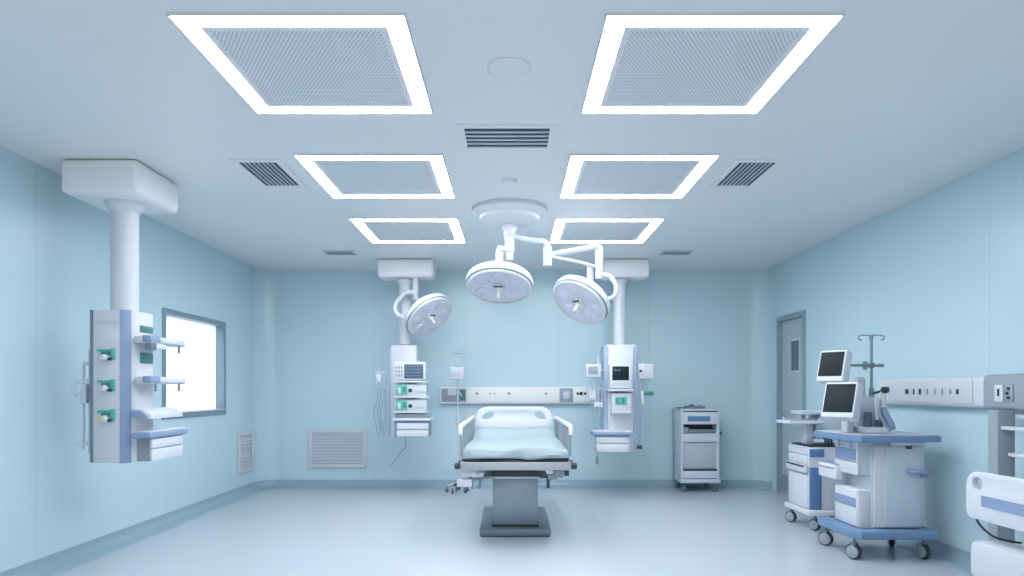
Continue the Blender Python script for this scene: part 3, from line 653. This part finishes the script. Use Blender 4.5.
# headboard
hz0, hz1 = .74, 1.147; hw = .445
ho = rrect(-hw, hw, hz0, hz1, (.02, .14), 8)
hs = [oval(s*.285, 1.045, .066, .036, -s*.35) for s in (-1, 1)] if False else [oval(-.30, 1.04, .070, .038, .45), oval(.30, 1.04, .070, .038, -.45)]
hb = MB().plate(ho, hs, lambda u, v: (TX-.005+u, 7.78, v), (0, .05, 0), bev=.010).build('headboard', M['white'], t)
MB().plate(rrect(-.17, .17, 1.09, 1.12, .014), [], lambda u, v: (TX-.005+u, 7.772, v), (0, .009, 0)).build('grip_slot', M['pale'], hb)
MB().plate(rrect(-.40, .40, .80, .99, .03), [], lambda u, v: (TX-.005+u, 7.774, v), (0, .007, 0), bev=.003).build('raised_panel', M['white2'], hb)
for s in (-1, 1):
    x_ = TX+s*.470
    sr = MB().box(x_-.022, x_+.022, YT+.12, 7.72, 1.012, 1.047, .014, 3)
    sr.tube([(x_, YT+.14, 1.03), (x_, YT+.08, 1.015), (x_, YT+.06, .96)], .018, n=12, smooth=4)
    sr = sr.build('side_rail', M['white'], t)
    n = 7
    for k in range(n):
        yy_ = YT+.16+(7.66-YT-.16)*k/(n-1); MB().cyl((x_, yy_, .738), (x_, yy_, 1.015), .013, n=12).build('baluster', M['grey'], sr)
    B(x_-.012, x_+.012, YT+.10, 7.70, .735, .765, .005).build('lower_bar', M['pale'], sr)
# clamps and controls under the front edge
cl = MB(); yk = YT+.02
def kb_(px0, px1, py0, py1, d, mat, nm, y=yk, bev=.006):
    return B(X(px0, y), X(px1, y), y, y+d, Z(py1, y), Z(py0, y), bev).build(nm, mat, t)
kb_(462, 476.5, 470.4, 476.5, .18, M['white2'], 'control_box'); kb_(477, 485, 467, 473, .06, M['steel_d'], 'rail_clamp')
kb_(485.5, 489.5, 464.5, 470.5, .05, M['dark'], 'clamp_knob'); kb_(542, 546, 466, 470.5, .05, M['dark'], 'clamp_knob')
kb_(553.5, 563.5, 470.3, 478, .08, M['steel_d'], 'rail_clamp'); kb_(564.5, 569, 469.5, 476, .06, M['dark'], 'clamp_knob')
kb_(548, 557, 475, 480, .07, M['steel_d'], 'rail_clamp'); kb_(552.5, 556, 478, 482.5, .04, M['steel'], 'clamp_knob')
br = MB(); br.tube([(X(548, yk), yk+.03, Z(477, yk)), (X(548.3, yk), yk+.03, Z(482, yk)), (X(548.2, yk), yk+.03, Z(488.5, yk))], .014, n=12)
br.cyl((X(540, yk), yk+.03, Z(477.3, yk)), (X(549, yk), yk+.03, Z(477.3, yk)), .010); br.build('release_lever', M['slot'], t)
br = MB(); br.tube([(X(480.5, yk), yk+.03, Z(478.5, yk)), (X(480.2, yk), yk+.03, Z(483, yk)), (X(479, yk), yk+.03, Z(489, yk))], .012, n=12)
br.cyl((X(476, yk), yk+.03, Z(479.6, yk)), (X(494, yk), yk+.05, Z(477.5, yk)), .012); br.build('release_lever', M['steel_d'], t)
pd = kb_(456.8, 471.8, 479.5, 487, .10, M['white2'], 'pedal_box'); br = MB()
br.cyl((X(470, yk), yk+.05, Z(480, yk)), (X(470, yk), yk+.05, Z(475.5, yk)), .010); br.box(X(471, yk), X(473, yk), yk+.02, yk+.06, Z(489, yk), Z(479, yk), .004); br.box(X(469, yk), X(481, yk), yk+.035, yk+.06, Z(480.3, yk), Z(478.4, yk), .004)
br.build('hanger_bracket', M['steel_d'], t)
br = MB(); br.cyl((X(457, yk), yk+.05, Z(485, yk)), (X(452.8, yk), yk+.05, Z(486, yk)), .012, bev=.003); br.cyl((X(458.5, yk), yk+.05, Z(486.5, yk)), (X(458.5, yk), yk+.05, Z(490.5, yk)), .010); br.build('clamp_knob', M['slot'], t)
# mattress and sheet
tag(B(TX-.435, TX+.435, YT+.01, 7.73, .756, .835, .03, 3).build('mattress', M['white2']), 'thin mattress under the light blue sheet on the operating table', 'mattress')
def sheet():
    t_ = bmesh.new(); x0, x1, y0, y1 = TX-.447, TX+.447, YT-.006, 7.765; rr_ = .030; zb_ = .764
    def prof(a0, a1, n):
        out = [(a0, 1.0), (a0-.0, .66), (a0, .33)]
        for k in range(4): an = R(90*k/3); out.append((a0+rr_*(1-math.cos(an)), rr_*(1-math.sin(an))))
        m_ = [(a0+rr_+(a1-a0-2*rr_)*i/n, 0.) for i in range(1, n)]
        r_ = [(a0+a1-p, d) for p, d in out][::-1]
        return out, m_, r_
    A = sum(prof(x0, x1, 44), []); Bv = sum(prof(y0, y1, 90), [])
    V = []
    for (y, dy_) in Bv:
        rowv = []
        for (x, dx_) in A:
            u = (x-x0)/(x1-x0); v = (y-y0)/(y1-y0)
            top = .846
            q = max(0, min(1, (y-7.02)/.30)); top += .062*(q*q*(3-2*q))
            # long soft wrinkles
            top += .006*math.sin(3.1*x*4+2.2*y+math.sin(y*3)) + .005*math.sin(9*x-3.5*y+1)
            top += .012*math.exp(-((y-7.02-.05*math.sin(7*x))/.05)**2) - .010*math.exp(-((y-6.94-.05*math.sin(7*x))/.03)**2)
            d_ = (y-YT) - .9*(x-TX-.02)*1.2; top += .012*math.exp(-((d_-.02)/.06)**2)*max(0, 1-(y-YT)/.9)
            def fr_(d, h):
                return d if d < .1 else None
            dd = 0
            drop = top-zb_
            def dz_of(d): return d if d <= rr_ + 1e-6 and d not in (.33, .66, 1.0) else rr_ + (drop-rr_)*d
            dd = max(dz_of(dx_), dz_of(dy_))
            if dx_ in (.33, .66, 1.0) or dy_ in (.33, .66, 1.0):
                k_ = max(dx_, dy_)
            else: k_ = 0
            hem = 0
            if k_ == 1.0: hem = .004*math.sin(11*x+5*y)+.002*math.sin(23*x+9*y)
            xo, yo = x, y
            if dy_ in (.33, .66, 1.0) and y < 6: yo = y - .012 + .012*math.sin(14*x+1.2) + (.014*math.exp(-((x-TX-.10-.30*(1-dy_))/.06)**2)*-1)
            if dx_ in (.33, .66, 1.0): xo = x + (.0)
            rowv.append(t_.verts.new((xo, yo, top-dd+hem)))
        V.append(rowv)
    for a, b2 in zip(V, V[1:]):
        for k in range(len(a)-1): t_.faces.new((a[k], a[k+1], b2[k+1], b2[k]))
    bmesh.ops.recalc_face_normals(t_, faces=t_.faces)
    mb = MB(); mb._merge(t_); return mb
sh = sheet().build('bed_sheet', M['sheet'], smooth=70)
tag(sh, 'light blue cotton sheet draped over the mattress of the operating table', 'sheet')
sol = sh.modifiers.new('thickness', 'SOLIDIFY'); sol.thickness = .004; sol.offset = -1

# ------------------------------------------------------------------ drip stand behind the table
ix, iy = X(457.7, 8.75), 8.75
def caster(parent, x, y, r, z_top, mat_w=M['grey'], yaw=0., w_=.022):
    f = MB(); f.cyl((x, y, z_top), (x, y, 2*r+.004), .012, n=12)
    c_, s_ = math.cos(yaw), math.sin(yaw)
    Mx = Matrix.Translation((x, y, 0)) @ Matrix.Rotation(yaw, 4, 'Z')
    f.box(-.02, r*.3, -w_-.004, w_+.004, 2*r-.002, 2*r+.010, .003, M=Mx)
    for s in (-1, 1): f.box(-.012, r*.35, s*(w_)-.003, s*(w_)+.003, r*.7, 2*r, .001, M=Mx)
    f = f.build('caster', M['steel_d'], parent)
    wv = Vector((-s_, c_, 0)); p = Vector((x, y, r)) + Vector((c_, s_, 0))*r*.1
    wl = MB().cyl(p-wv*w_*.75, p+wv*w_*.75, r, n=28, bev=.006).build('wheel', mat_w, f)
    MB().cyl(p-wv*w_*.82, p+wv*w_*.82, r*.72, n=24).bm.free()
    return f
def caster2(parent, x, y, r, z_top, yaw=0., w_=.022):
    f = caster(parent, x, y, r, z_top, M['dark'], yaw, w_)
    wv = Vector((-math.sin(yaw), math.cos(yaw), 0)); p = Vector((x, y, r)) + Vector((math.cos(yaw), math.sin(yaw), 0))*r*.1
    MB().cyl(p-wv*w_*1.22, p+wv*w_*1.22, r*.80, n=26, bev=.004).build('wheel_disc', M['grey'], f)
    return f
t = thing('drip_stand', 'slim wheeled drip stand with a small pump standing behind the table by the back wall', 'drip stand', (ix, iy, 0))
p_ = MB(); p_.cyl((ix, iy, .09), (ix, iy, 1.0), .014, n=14); p_.cyl((ix, iy, 1.0), (ix, iy, Z(352, iy)), .009, n=12); p_.cyl((ix, iy, .88), (ix, iy, 1.0), .024, n=16, bev=.004); p_.build('pole', M['pale'], t)
hk = MB()
for a in range(4):
    an = R(90*a+20); dx_, dy_ = math.cos(an), math.sin(an); zt = Z(353, iy)
    hk.tube([(ix, iy, zt-.0), (ix+.05*dx_, iy+.05*dy_, zt-.01), (ix+.09*dx_, iy+.09*dy_, zt-.005), (ix+.10*dx_, iy+.10*dy_, zt+.03)], .004, n=6, smooth=4)
hk.build('bag_hooks', M['steel'], t)
pu = B(X(450, 8.68), X(464, 8.68), 8.66, 8.735, Z(379.5, 8.7), Z(367, 8.7), .012).build('infusion_pump', M['white2'], t)
B(X(452, 8.68), X(459.5, 8.68), 8.652, 8.662, Z(376, 8.68), Z(370, 8.68), .003).build('display', M['pale'], pu)
MB().tube([(X(452, 8.68), 8.68, Z(368, 8.7)), (X(452, 8.7), 8.70, Z(364, 8.7)), (X(458, 8.7), 8.72, Z(362, 8.7)), (X(463, 8.7), 8.70, Z(365, 8.7)), (X(463, 8.7), 8.68, Z(380, 8.7)), (X(459, 8.7), 8.68, Z(388, 8.7))], .006, n=7, smooth=5).build('drip_line', M['white'], t)
lg = MB()
for k in range(5):
    a = R(72*k+30); lg.tube([(ix, iy, .11), (ix+.09*math.cos(a), iy+.09*math.sin(a), .10), (ix+.14*math.cos(a), iy+.14*math.sin(a), .075)], [.018, .014, .011], n=8)
lg.build('star_base', M['pale'], t)
for k in range(5):
    a = R(72*k+30); caster(t, ix+.14*math.cos(a), iy+.14*math.sin(a), .020, .08, M['dark'], a, .009)

# ------------------------------------------------------------------ cabinet at the back right
cy = 8.74; x0, x1 = X(681, cy), X(719.5, cy); zb0, zt0 = Z(480, cy), Z(411, cy)
t = thing('equipment_cabinet', 'pale grey wheeled equipment cabinet with blue display strip at the back wall', 'cabinet', ((x0+x1)/2, 8.95, 0))
cb = MB(); cb.box(x0, x0+.035, cy, 9.17, zb0, zt0, .006); cb.box(x1-.035, x1, cy, 9.17, zb0, zt0, .006); cb.box(x0, x1, 9.14, 9.17, zb0, zt0, .004)
cb.box(x0-.012, x1+.012, cy-.015, 9.18, zt0, zt0+.03, .010); cb.box(x0-.012, x1+.012, cy-.02, 9.17, zb0-.04, zb0+.01, .010)
cb.box(x0+.03, x1-.03, cy+.01, 9.15, Z(435.5, cy), Z(433.5, cy)); cb.build('cabinet_body', M['pale'], t)
dd = B(x0+.03, x1-.03, cy-.006, cy+.03, Z(424.3, cy), Z(412, cy), .006).build('top_drawer', M['white2'], t)
B(X(687.5, cy), X(710, cy), cy-.012, cy-.004, Z(421.3, cy), Z(416.2, cy), .002).build('blue_display', M['deepblue'], dd, 'blue display strip')
rc = B(x0+.03, x1-.03, cy+.20, cy+.24, Z(434, cy), Z(424, cy)).build('open_bay', M['slot'], t)
B(X(683, cy), X(689, cy), cy+.02, cy+.2, Z(433.3, cy), Z(427.5, cy), .006).build('stored_box', M['grey'], t)
B(X(690, cy), X(716, cy), cy+.04, cy+.2, Z(433.3, cy), Z(429.5, cy), .006).build('stored_box', M['steel_d'], t)
B(x0+.03, x1-.03, cy-.004, cy+.03, Z(442, cy), Z(435, cy), .004).build('middle_panel', M['pale'], t)
M['cabdoor'] = pm('cabinet_door_grey', (176, 186, 192), .3, var=.03)
dp = MB().plate([(x0+.032, Z(469, cy)), (x1-.032, Z(469, cy)), (x1-.032, Z(442.3, cy)), (x0+.032, Z(442.3, cy))],
                [], lambda u, v: (u, cy+.02, v), (0, .02, 0), bev=.004).build('cabinet_door', M['cabdoor'], t)
MB().plate([(x0+.028, Z(478.5, cy)), (x1-.028, Z(478.5, cy)), (x1-.028, Z(471, cy)), (x0+.028, Z(471, cy))], [], lambda u, v: (u, cy-.004, v), (0, .03, 0), bev=.004).build('bottom_drawer', M['pale'], t)
B(x0+.03, x1-.03, cy+.0, cy+.03, Z(470.9, cy), Z(469, cy)).build('door_gap', M['slot'], t)
for (a, b_) in ((x0+.05, cy+.05), (x1-.05, cy+.05), (x0+.05, 9.10), (x1-.05, 9.10)): caster(t, a, b_, .038, .12, M['steel_d'], R(200), .026)
hk = MB(); hk.tube([(x1+.012, cy+.06, .78), (x1+.05, cy+.06, .79), (x1+.055, cy+.06, .76), (x1+.055, cy+.30, .76), (x1+.05, cy+.30, .79), (x1+.012, cy+.30, .78)], .009, n=8); hk.build('side_handle', M['steel_d'], t)
B(x1+.012, x1+.03, cy+.12, cy+.30, .22, .62, .006).build('cable_duct', M['pale'], t)
q = thing('instrument_tray', 'small grey instrument device lying on top of the wheeled cabinet', 'device', (X(695, 8.85), 8.86, zt0+.03))
zz = zt0+.0305
B(X(686, 8.85), X(704, 8.85), 8.78, 8.95, zz, zz+.035, .008).build('case', M['steel_d'], q)
B(X(689, 8.85), X(693, 8.85), 8.80, 8.86, zz+.034, zz+.052, .004).build('knob_block', M['slot'], q); B(X(697, 8.85), X(701, 8.85), 8.80, 8.86, zz+.034, zz+.050, .004).build('knob_block', M['grey'], q)
tag(B(X(677, 8.85), X(684, 8.85), 8.80, 8.92, zz, zz+.014, .004).build('flat_tray', M['slot']), 'flat dark tray on the left of the cabinet top', 'tray')

# ------------------------------------------------------------------ big blue-edged anaesthesia cart
t = thing('anaesthesia_cart', 'large white anaesthesia cart with blue worktop and blue wheeled base on the right', 'medical cart', (3.0, 5.5, 0))
def slab(x0, x1, y0, y1, z0, z1, ch, nm, mat, bev=.012):
    return MB().plate([(x0+ch, y0), (x1-.03, y0), (x1, y0+.03), (x1, y1), (x0, y1), (x0, y0+ch*1.1)], [], lambda u, v: (u, v, z0), (0, 0, z1-z0), bev=bev).build(nm, mat, t)
slab(2.655, 3.345, 5.19, 5.80, .175, .240, .07, 'wheel_base', M['blue'])
slab(2.64, 3.35, 5.17, 5.85, .935, .985, .07, 'worktop', M['blue'])
slab(2.665, 3.335, 5.20, 5.83, .985, .992, .06, 'worktop_inlay', M['white2'], .002)
for (a, b_, yw_) in ((2.72, 5.29, 120), (3.27, 5.29, 100), (2.72, 5.76, 130), (3.27, 5.74, 60)): caster2(t, a, b_, .062, .18, R(yw_), .024)
bd = MB(); bd.box(2.86, 3.25, 5.31, 5.72, .24, .934, .010); bd.box(2.775, 2.87, 5.33, 5.70, .655, .934, .008); bd.box(2.88, 2.87+.02, 5.4, 5.6, .5, .6)
bd.build('cart_body', M['pale'], t)
B(2.875, 3.255, 5.285, 5.312, .25, .900, .010).build('side_panel', M['white2'], t)
B(2.96, 3.245, 5.278, 5.288, .262, .89, .006).build('side_panel', M['pale'], t)
B(3.252, 3.30, 5.33, 5.65, .25, .93, .006).build('rear_column', M['white'], t)
lb = B(2.765, 2.862, 5.315, 5.70, .24, .545, .012).build('lower_drawer_box', M['white2'], t)
B(2.757, 2.767, 5.33, 5.69, .25, .535, .006).build('drawer_front', M['white'], lb)
B(2.751, 2.760, 5.34, 5.68, .40, .475, .004).build('blue_label_strip', M['lav'], lb, 'blue label strip')
up = B(2.762, 2.777, 5.325, 5.70, .765, .93, .008).build('drawer', M['white'], t)
B(2.754, 2.764, 5.35, 5.68, .775, .865, .004).build('blue_front', M['lav'], up, 'blue drawer front')
for yy_ in (5.42, 5.62): B(2.745, 2.764, yy_-.012, yy_+.012, .87, .925, .005).build('latch', M['pale'], up)
B(2.758, 2.777, 5.32, 5.70, .658, .758, .008).build('drawer', M['white2'], t)
tb = B(2.72, 2.80, 5.61, 5.92, .585, .712, .016, 3).build('side_tray_box', M['white'], t)
B(2.725, 2.795, 5.615, 5.915, .712, .720, .003).build('tray_lid', M['lav'], tb); B(2.716, 2.722, 5.63, 5.90, .675, .679).build('seam', M['slot'], tb)
hd = MB(); hd.tube([(3.14, 5.282, .700), (3.145, 5.235, .702), (3.18, 5.215, .702), (3.23, 5.22, .692), (3.25, 5.25, .675), (3.25, 5.285, .665)], .022, n=12, smooth=6); hd.build('push_handle', M['lav'], t)
# under-worktop rail
B(3.0, 3.25, 5.24, 5.30, .905, .934, .006).build('pull_out_shelf', M['white'], t)
B(3.12, 3.16, 5.26, 5.30, .875, .906, .004).build('latch', M['slot'], t)
# equipment on the worktop
zz = .992
cn = MB(); cn.box(2.83, 3.03, 5.33, 5.55, zz, zz+.05, .012); cn.build('absorber_base', M['white'], t)
for (a, b_, r_, h_) in ((2.80, 5.60, .03, .11), (2.90, 5.43, .032, .12), (2.99, 5.43, .030, .11)):
    c_ = MB().lathe([(0, 0), (r_, 0), (r_, h_*.85), (r_*.8, h_), (0, h_)], Matrix.Translation((a, b_, zz+.05 if b_ < 5.55 else zz)), 22).build('canister', M['screen_b'], t)
B(2.86, 3.03, 5.50, 5.70, zz+.02, 1.29, .02, 3).build('ventilator_block', M['pale'], t)
B(2.88, 2.96, 5.56, 5.68, 1.28, 1.45, .025, 3).build('monitor_mount', M['white2'], t)
B(2.74, 2.80, 5.45, 5.55, zz, zz+.10, .012).build('gauge_block', M['white2'], t)
pp = MB(); pp.cyl((3.0, 5.56, zz+.2), (3.0, 5.56, Z(335, 5.56)), .011, n=14); pp.cyl((3.0, 5.56, 1.27), (3.0, 5.56, 1.36), .020, n=16, bev=.003)
pp = pp.build('drip_pole', M['steel_d'], t)
zt = Z(336, 5.56); hk = MB()
for s in (-1, 1):
    hk.tube([(3.0, 5.56, zt), (3.0+s*.05, 5.56, zt+.008), (3.0+s*.10, 5.56, zt), (3.0+s*.105, 5.56, zt-.025), (3.0+s*.08, 5.56, zt-.035)], .005, n=7, smooth=5)
    hk.tube([(3.0, 5.56, zt), (3.0+s*.02, 5.56+s*.06, zt+.006), (3.0+s*.04, 5.56+s*.10, zt-.003), (3.0+s*.045, 5.56+s*.10, zt-.03)], .005, n=7, smooth=5)
hk.build('bag_hooks', M['steel_d'], pp)
za_ = Z(365.5, 5.56)
bb = MB(); bb.cyl((X(849, 5.5), 5.52, za_), (3.09, 5.56, za_), .010, n=12); bb.box(2.925, 2.95, 5.525, 5.565, za_-.035, za_+.035, .005); bb.box(2.98, 3.02, 5.54, 5.58, za_-.02, za_+.02, .005); bb.box(3.05, 3.10, 5.545, 5.575, za_-.014, za_+.014, .006)
bb.build('monitor_arm', M['steel_d'], pp)
vb = MB(); vb.lathe([(0, -.03), (.026, -.022), (.034, 0), (.028, .022), (0, .03)], Matrix.Translation((X(885, 5.4), 5.40, Z(390, 5.4))), 18); vb.cyl((3.0, 5.52, 1.315), (X(883, 5.4), 5.41, Z(391, 5.4)), .012, n=10)
vb.build('black_valve', M['dark'], t, 'black round valve')
vv = MB(); vv.cyl((X(883, 5.42), 5.42, 1.20), (X(883, 5.42), 5.42, 1.33), .024, n=16, bev=.004); vv.cyl((X(877, 5.42), 5.42, 1.10), (X(877, 5.42), 5.42, 1.28), .018, n=14); vv.build('flow_tube', M['white2'], t)
MB().tube([(X(883, 5.42), 5.42, 1.20), (X(886, 5.4), 5.40, 1.13), (X(890, 5.38), 5.38, 1.06), (X(892, 5.38), 5.37, 1.018)], [.022, .030, .034, .026], n=14, smooth=5).build('breathing_bag', M['lav'], t)
MB().tube([(X(880, 5.38), 5.38, 1.26), (X(879, 5.36), 5.35, 1.15), (X(884, 5.36), 5.34, 1.06), (X(888, 5.36), 5.33, 1.012)], .010, n=9, smooth=5).build('corrugated_hose', M['grey'], t)
def cart_monitor(c, w_, h_, d_, yaw, tilt, nm):
    Mx = Matrix.Translation(c) @ Matrix.Rotation(R(yaw), 4, 'Z') @ Matrix.Rotation(R(tilt), 4, 'X')   # front looks along local -Y
    mo = MB().box(-w_/2, w_/2, 0, d_, -h_/2, h_/2, .012, 3, M=Mx).build('monitor', M['white'], t)
    MB().box(-w_/2+.014, w_/2-.014, -.004, .003, -h_/2+.042, h_/2-.018, .002, M=Mx).build('screen', M['screen'], mo)
    MB().box(-w_*.32, w_*.32, d_-.002, d_+.025, -h_*.3, h_*.3, .008, M=Mx).build('rear_housing', M['pale'], mo)
    return Mx
cart_monitor((X(830.5, 5.45), 5.44, Z(365.5, 5.45)), .225, .265, .10, -55, -16, 0)
cart_monitor((X(839, 5.27), 5.27, Z(399.5, 5.27)), .255, .295, .12, -50, -19, 1)
MB().tube([(2.68, 5.36, 1.24), (2.78, 5.50, 1.22), (2.90, 5.60, 1.26)], .022, n=12, smooth=4).build('monitor_bracket', M['pale'], t)

# ------------------------------------------------------------------ smaller drawer cart behind it
t = thing('drawer_cart', 'smaller white drawer cart with blue front and keyboard tray, between large cart and door', 'medical cart', (3.08, 6.6, 0))
x0 = 2.846
MB().plate(rrect(2.80, 3.33, 6.30, 6.88, .05, 4), [], lambda u, v: (u, v, .150), (0, 0, .045), bev=.008).build('wheel_base', M['white'], t)
for (a, b_, yw_) in ((2.90, 6.37, 120), (3.27, 6.38, 80), (2.85, 6.79, 130), (3.27, 6.79, 60)): caster2(t, a, b_, .056, .152, R(yw_), .022)
B(x0, 3.28, 6.385, 6.84, .195, .792, .008).build('cart_body', M['white2'], t)
B(x0+.006, 2.965, 6.376, 6.387, .20, .60, .004).build('blue_panel', M['deepblue'], t, 'blue side panel'); B(x0+.006, 2.99, 6.376, 6.387, .70, .775, .004).build('blue_panel', M['deepblue'], t, 'blue side panel')
for (a, b_) in ((.715, .785), (.625, .705), (.205, .53)): B(x0-.010, x0+.002, 6.40, 6.83, a, b_, .005).build('drawer_front', M['white'], t)
dd = B(x0-.035, x0+.002, 6.385, 6.84, .54, .618, .012, 3).build('drawer_front', M['white2'], t)
B(x0-.040, x0-.033, 6.42, 6.80, .60, .615, .002).build('drawer_pull', M['slot'], dd)
B(x0+.02, 3.25, 6.41, 6.82, .792, .808, .006).build('top_mat', M['dark'], t)
B(2.895, 2.975, 6.56, 6.68, .806, 1.015, .012).build('neck', M['white'], t)
ky_ = B(2.665, 3.0, 6.40, 6.72, 1.012, 1.045, .012, 3).build('keyboard_tray', M['white'], t)
B(2.70, 2.95, 6.44, 6.60, 1.045, 1.058, .004).build('keyboard', M['grey'], ky_)
MB().tube([(2.71, 6.64, 1.050), (2.72, 6.66, 1.062), (2.74, 6.69, 1.056)], .012, n=8, smooth=3).build('mouse', M['pale'], ky_)
cs = MB(); cs.plate([(2.99, .86), (3.32, .86), (3.32, 1.12), (3.04, 1.12), (2.99, 1.03)], [], lambda u, v: (u, 6.52, v), (0, .26, 0), bev=.012); cs.box(2.84, 3.30, 6.5, 6.80, 1.10, 1.135, .012); cs.build('console_housing', M['pale'], t)
MB().cyl((2.86, 6.60, 1.04), (2.86, 6.60, 1.10), .035, n=16).build('support', M['grey'], t)
cc = MB()
for k in range(3): cc.tube([(3.02+.03*k, 6.40, .80), (3.01+.03*k, 6.40, .86), (3.0+.03*k, 6.44, .92)], .012, n=8, smooth=3)
cc.build('cable_bundle', M['dark'], t)

# ------------------------------------------------------------------ patient bed at the right edge of the view
bx0 = 2.585; yf_, yn_ = 3.80, 1.75
t = thing('patient_bed', 'white patient bed with blue-striped side panel at the lower right corner', 'hospital bed', (3.0, 2.8, 0))
def side(x, first):
    pl_ = rrect(yf_-.93, yf_, .622, .888, (.05, .09), 8)
    hl = [rrect(yf_-.13, yf_-.055, .785, .855, .034, 6), rrect(yf_-.875, yf_-.80, .785, .855, .034, 6)]
    o = MB().plate(pl_, hl, lambda u, v: (x, u, v), (.035, 0, 0), bev=.008).build('side_panel', M['white'], t)
    if first:
        MB().plate(rrect(yf_-.82, yf_-.13, .702, .762, .006), [], lambda u, v: (x-.003, u, v), (.005, 0, 0)).build('blue_stripe', M['lav'], o, 'blue stripe')
    return o
side(bx0, True); side(3.37, False)
o = MB().plate(rrect(yf_-1.95, yf_-1.0, .622, .888, (.05, .09), 8), [rrect(yf_-1.13, yf_-1.055, .785, .855, .034, 6)], lambda u, v: (bx0, u, v), (.035, 0, 0), bev=.008).build('side_panel', M['white'], t)
MB().plate(rrect(yf_-1.85, yf_-1.13, .702, .762, .006), [], lambda u, v: (bx0-.003, u, v), (.005, 0, 0)).build('blue_stripe', M['lav'], o, 'blue stripe')
fr = MB(); fr.box(bx0+.04, 3.36, yn_, yf_-.38, .60, .64, .006); fr.box(bx0+.036, bx0+.07, yf_-.6, yf_-.2, .62, .70, .004); fr.box(3.33, 3.368, yf_-.6, yf_-.2, .62, .70, .004); fr.build('deck_frame', M['steel_d'], t)
B(bx0+.06, 3.35, yn_+.02, yf_-.40, .64, .76, .03, 3).build('mattress', M['screen_b'], t)
for (a, b_) in ((bx0-.01, bx0+.16), (3.24, 3.40)):
    MB().plate(rrect(yn_, yf_-.05, .30, .505, (.04, .05), 6), [], lambda u, v: (a, u, v), (b_-a, 0, 0), bev=.014).build('chassis_cover', M['white2'], t)
B(bx0+.14, 3.26, yn_+.1, yf_-.30, .30, .48, .01).build('chassis_frame', M['slot'], t)  # chassis interior coloured dark to stand in for the shadow under the deck
B(2.85, 3.1, 2.9, 3.2, .42, .60, .01).build('lift_mechanism', M['dark'], t)
B(2.85, 3.1, 2.1, 2.4, .42, .60, .01).build('lift_mechanism', M['dark'], t)
for (a, b_) in ((bx0+.07, yf_-.12), (3.32, yf_-.12), (bx0+.07, yn_+.15), (3.32, yn_+.15)): caster2(t, a, b_, .07, .31, R(100), .024)
MB().tube([(bx0+.02, yf_-.05, .66), (bx0+.03, yf_-.06, .60), (bx0+.07, yf_-.10, .54), (bx0+.13, yf_-.12, .515), (bx0+.22, yf_-.13, .50)], .006, n=8, smooth=6).build('cable', M['dark'], t)
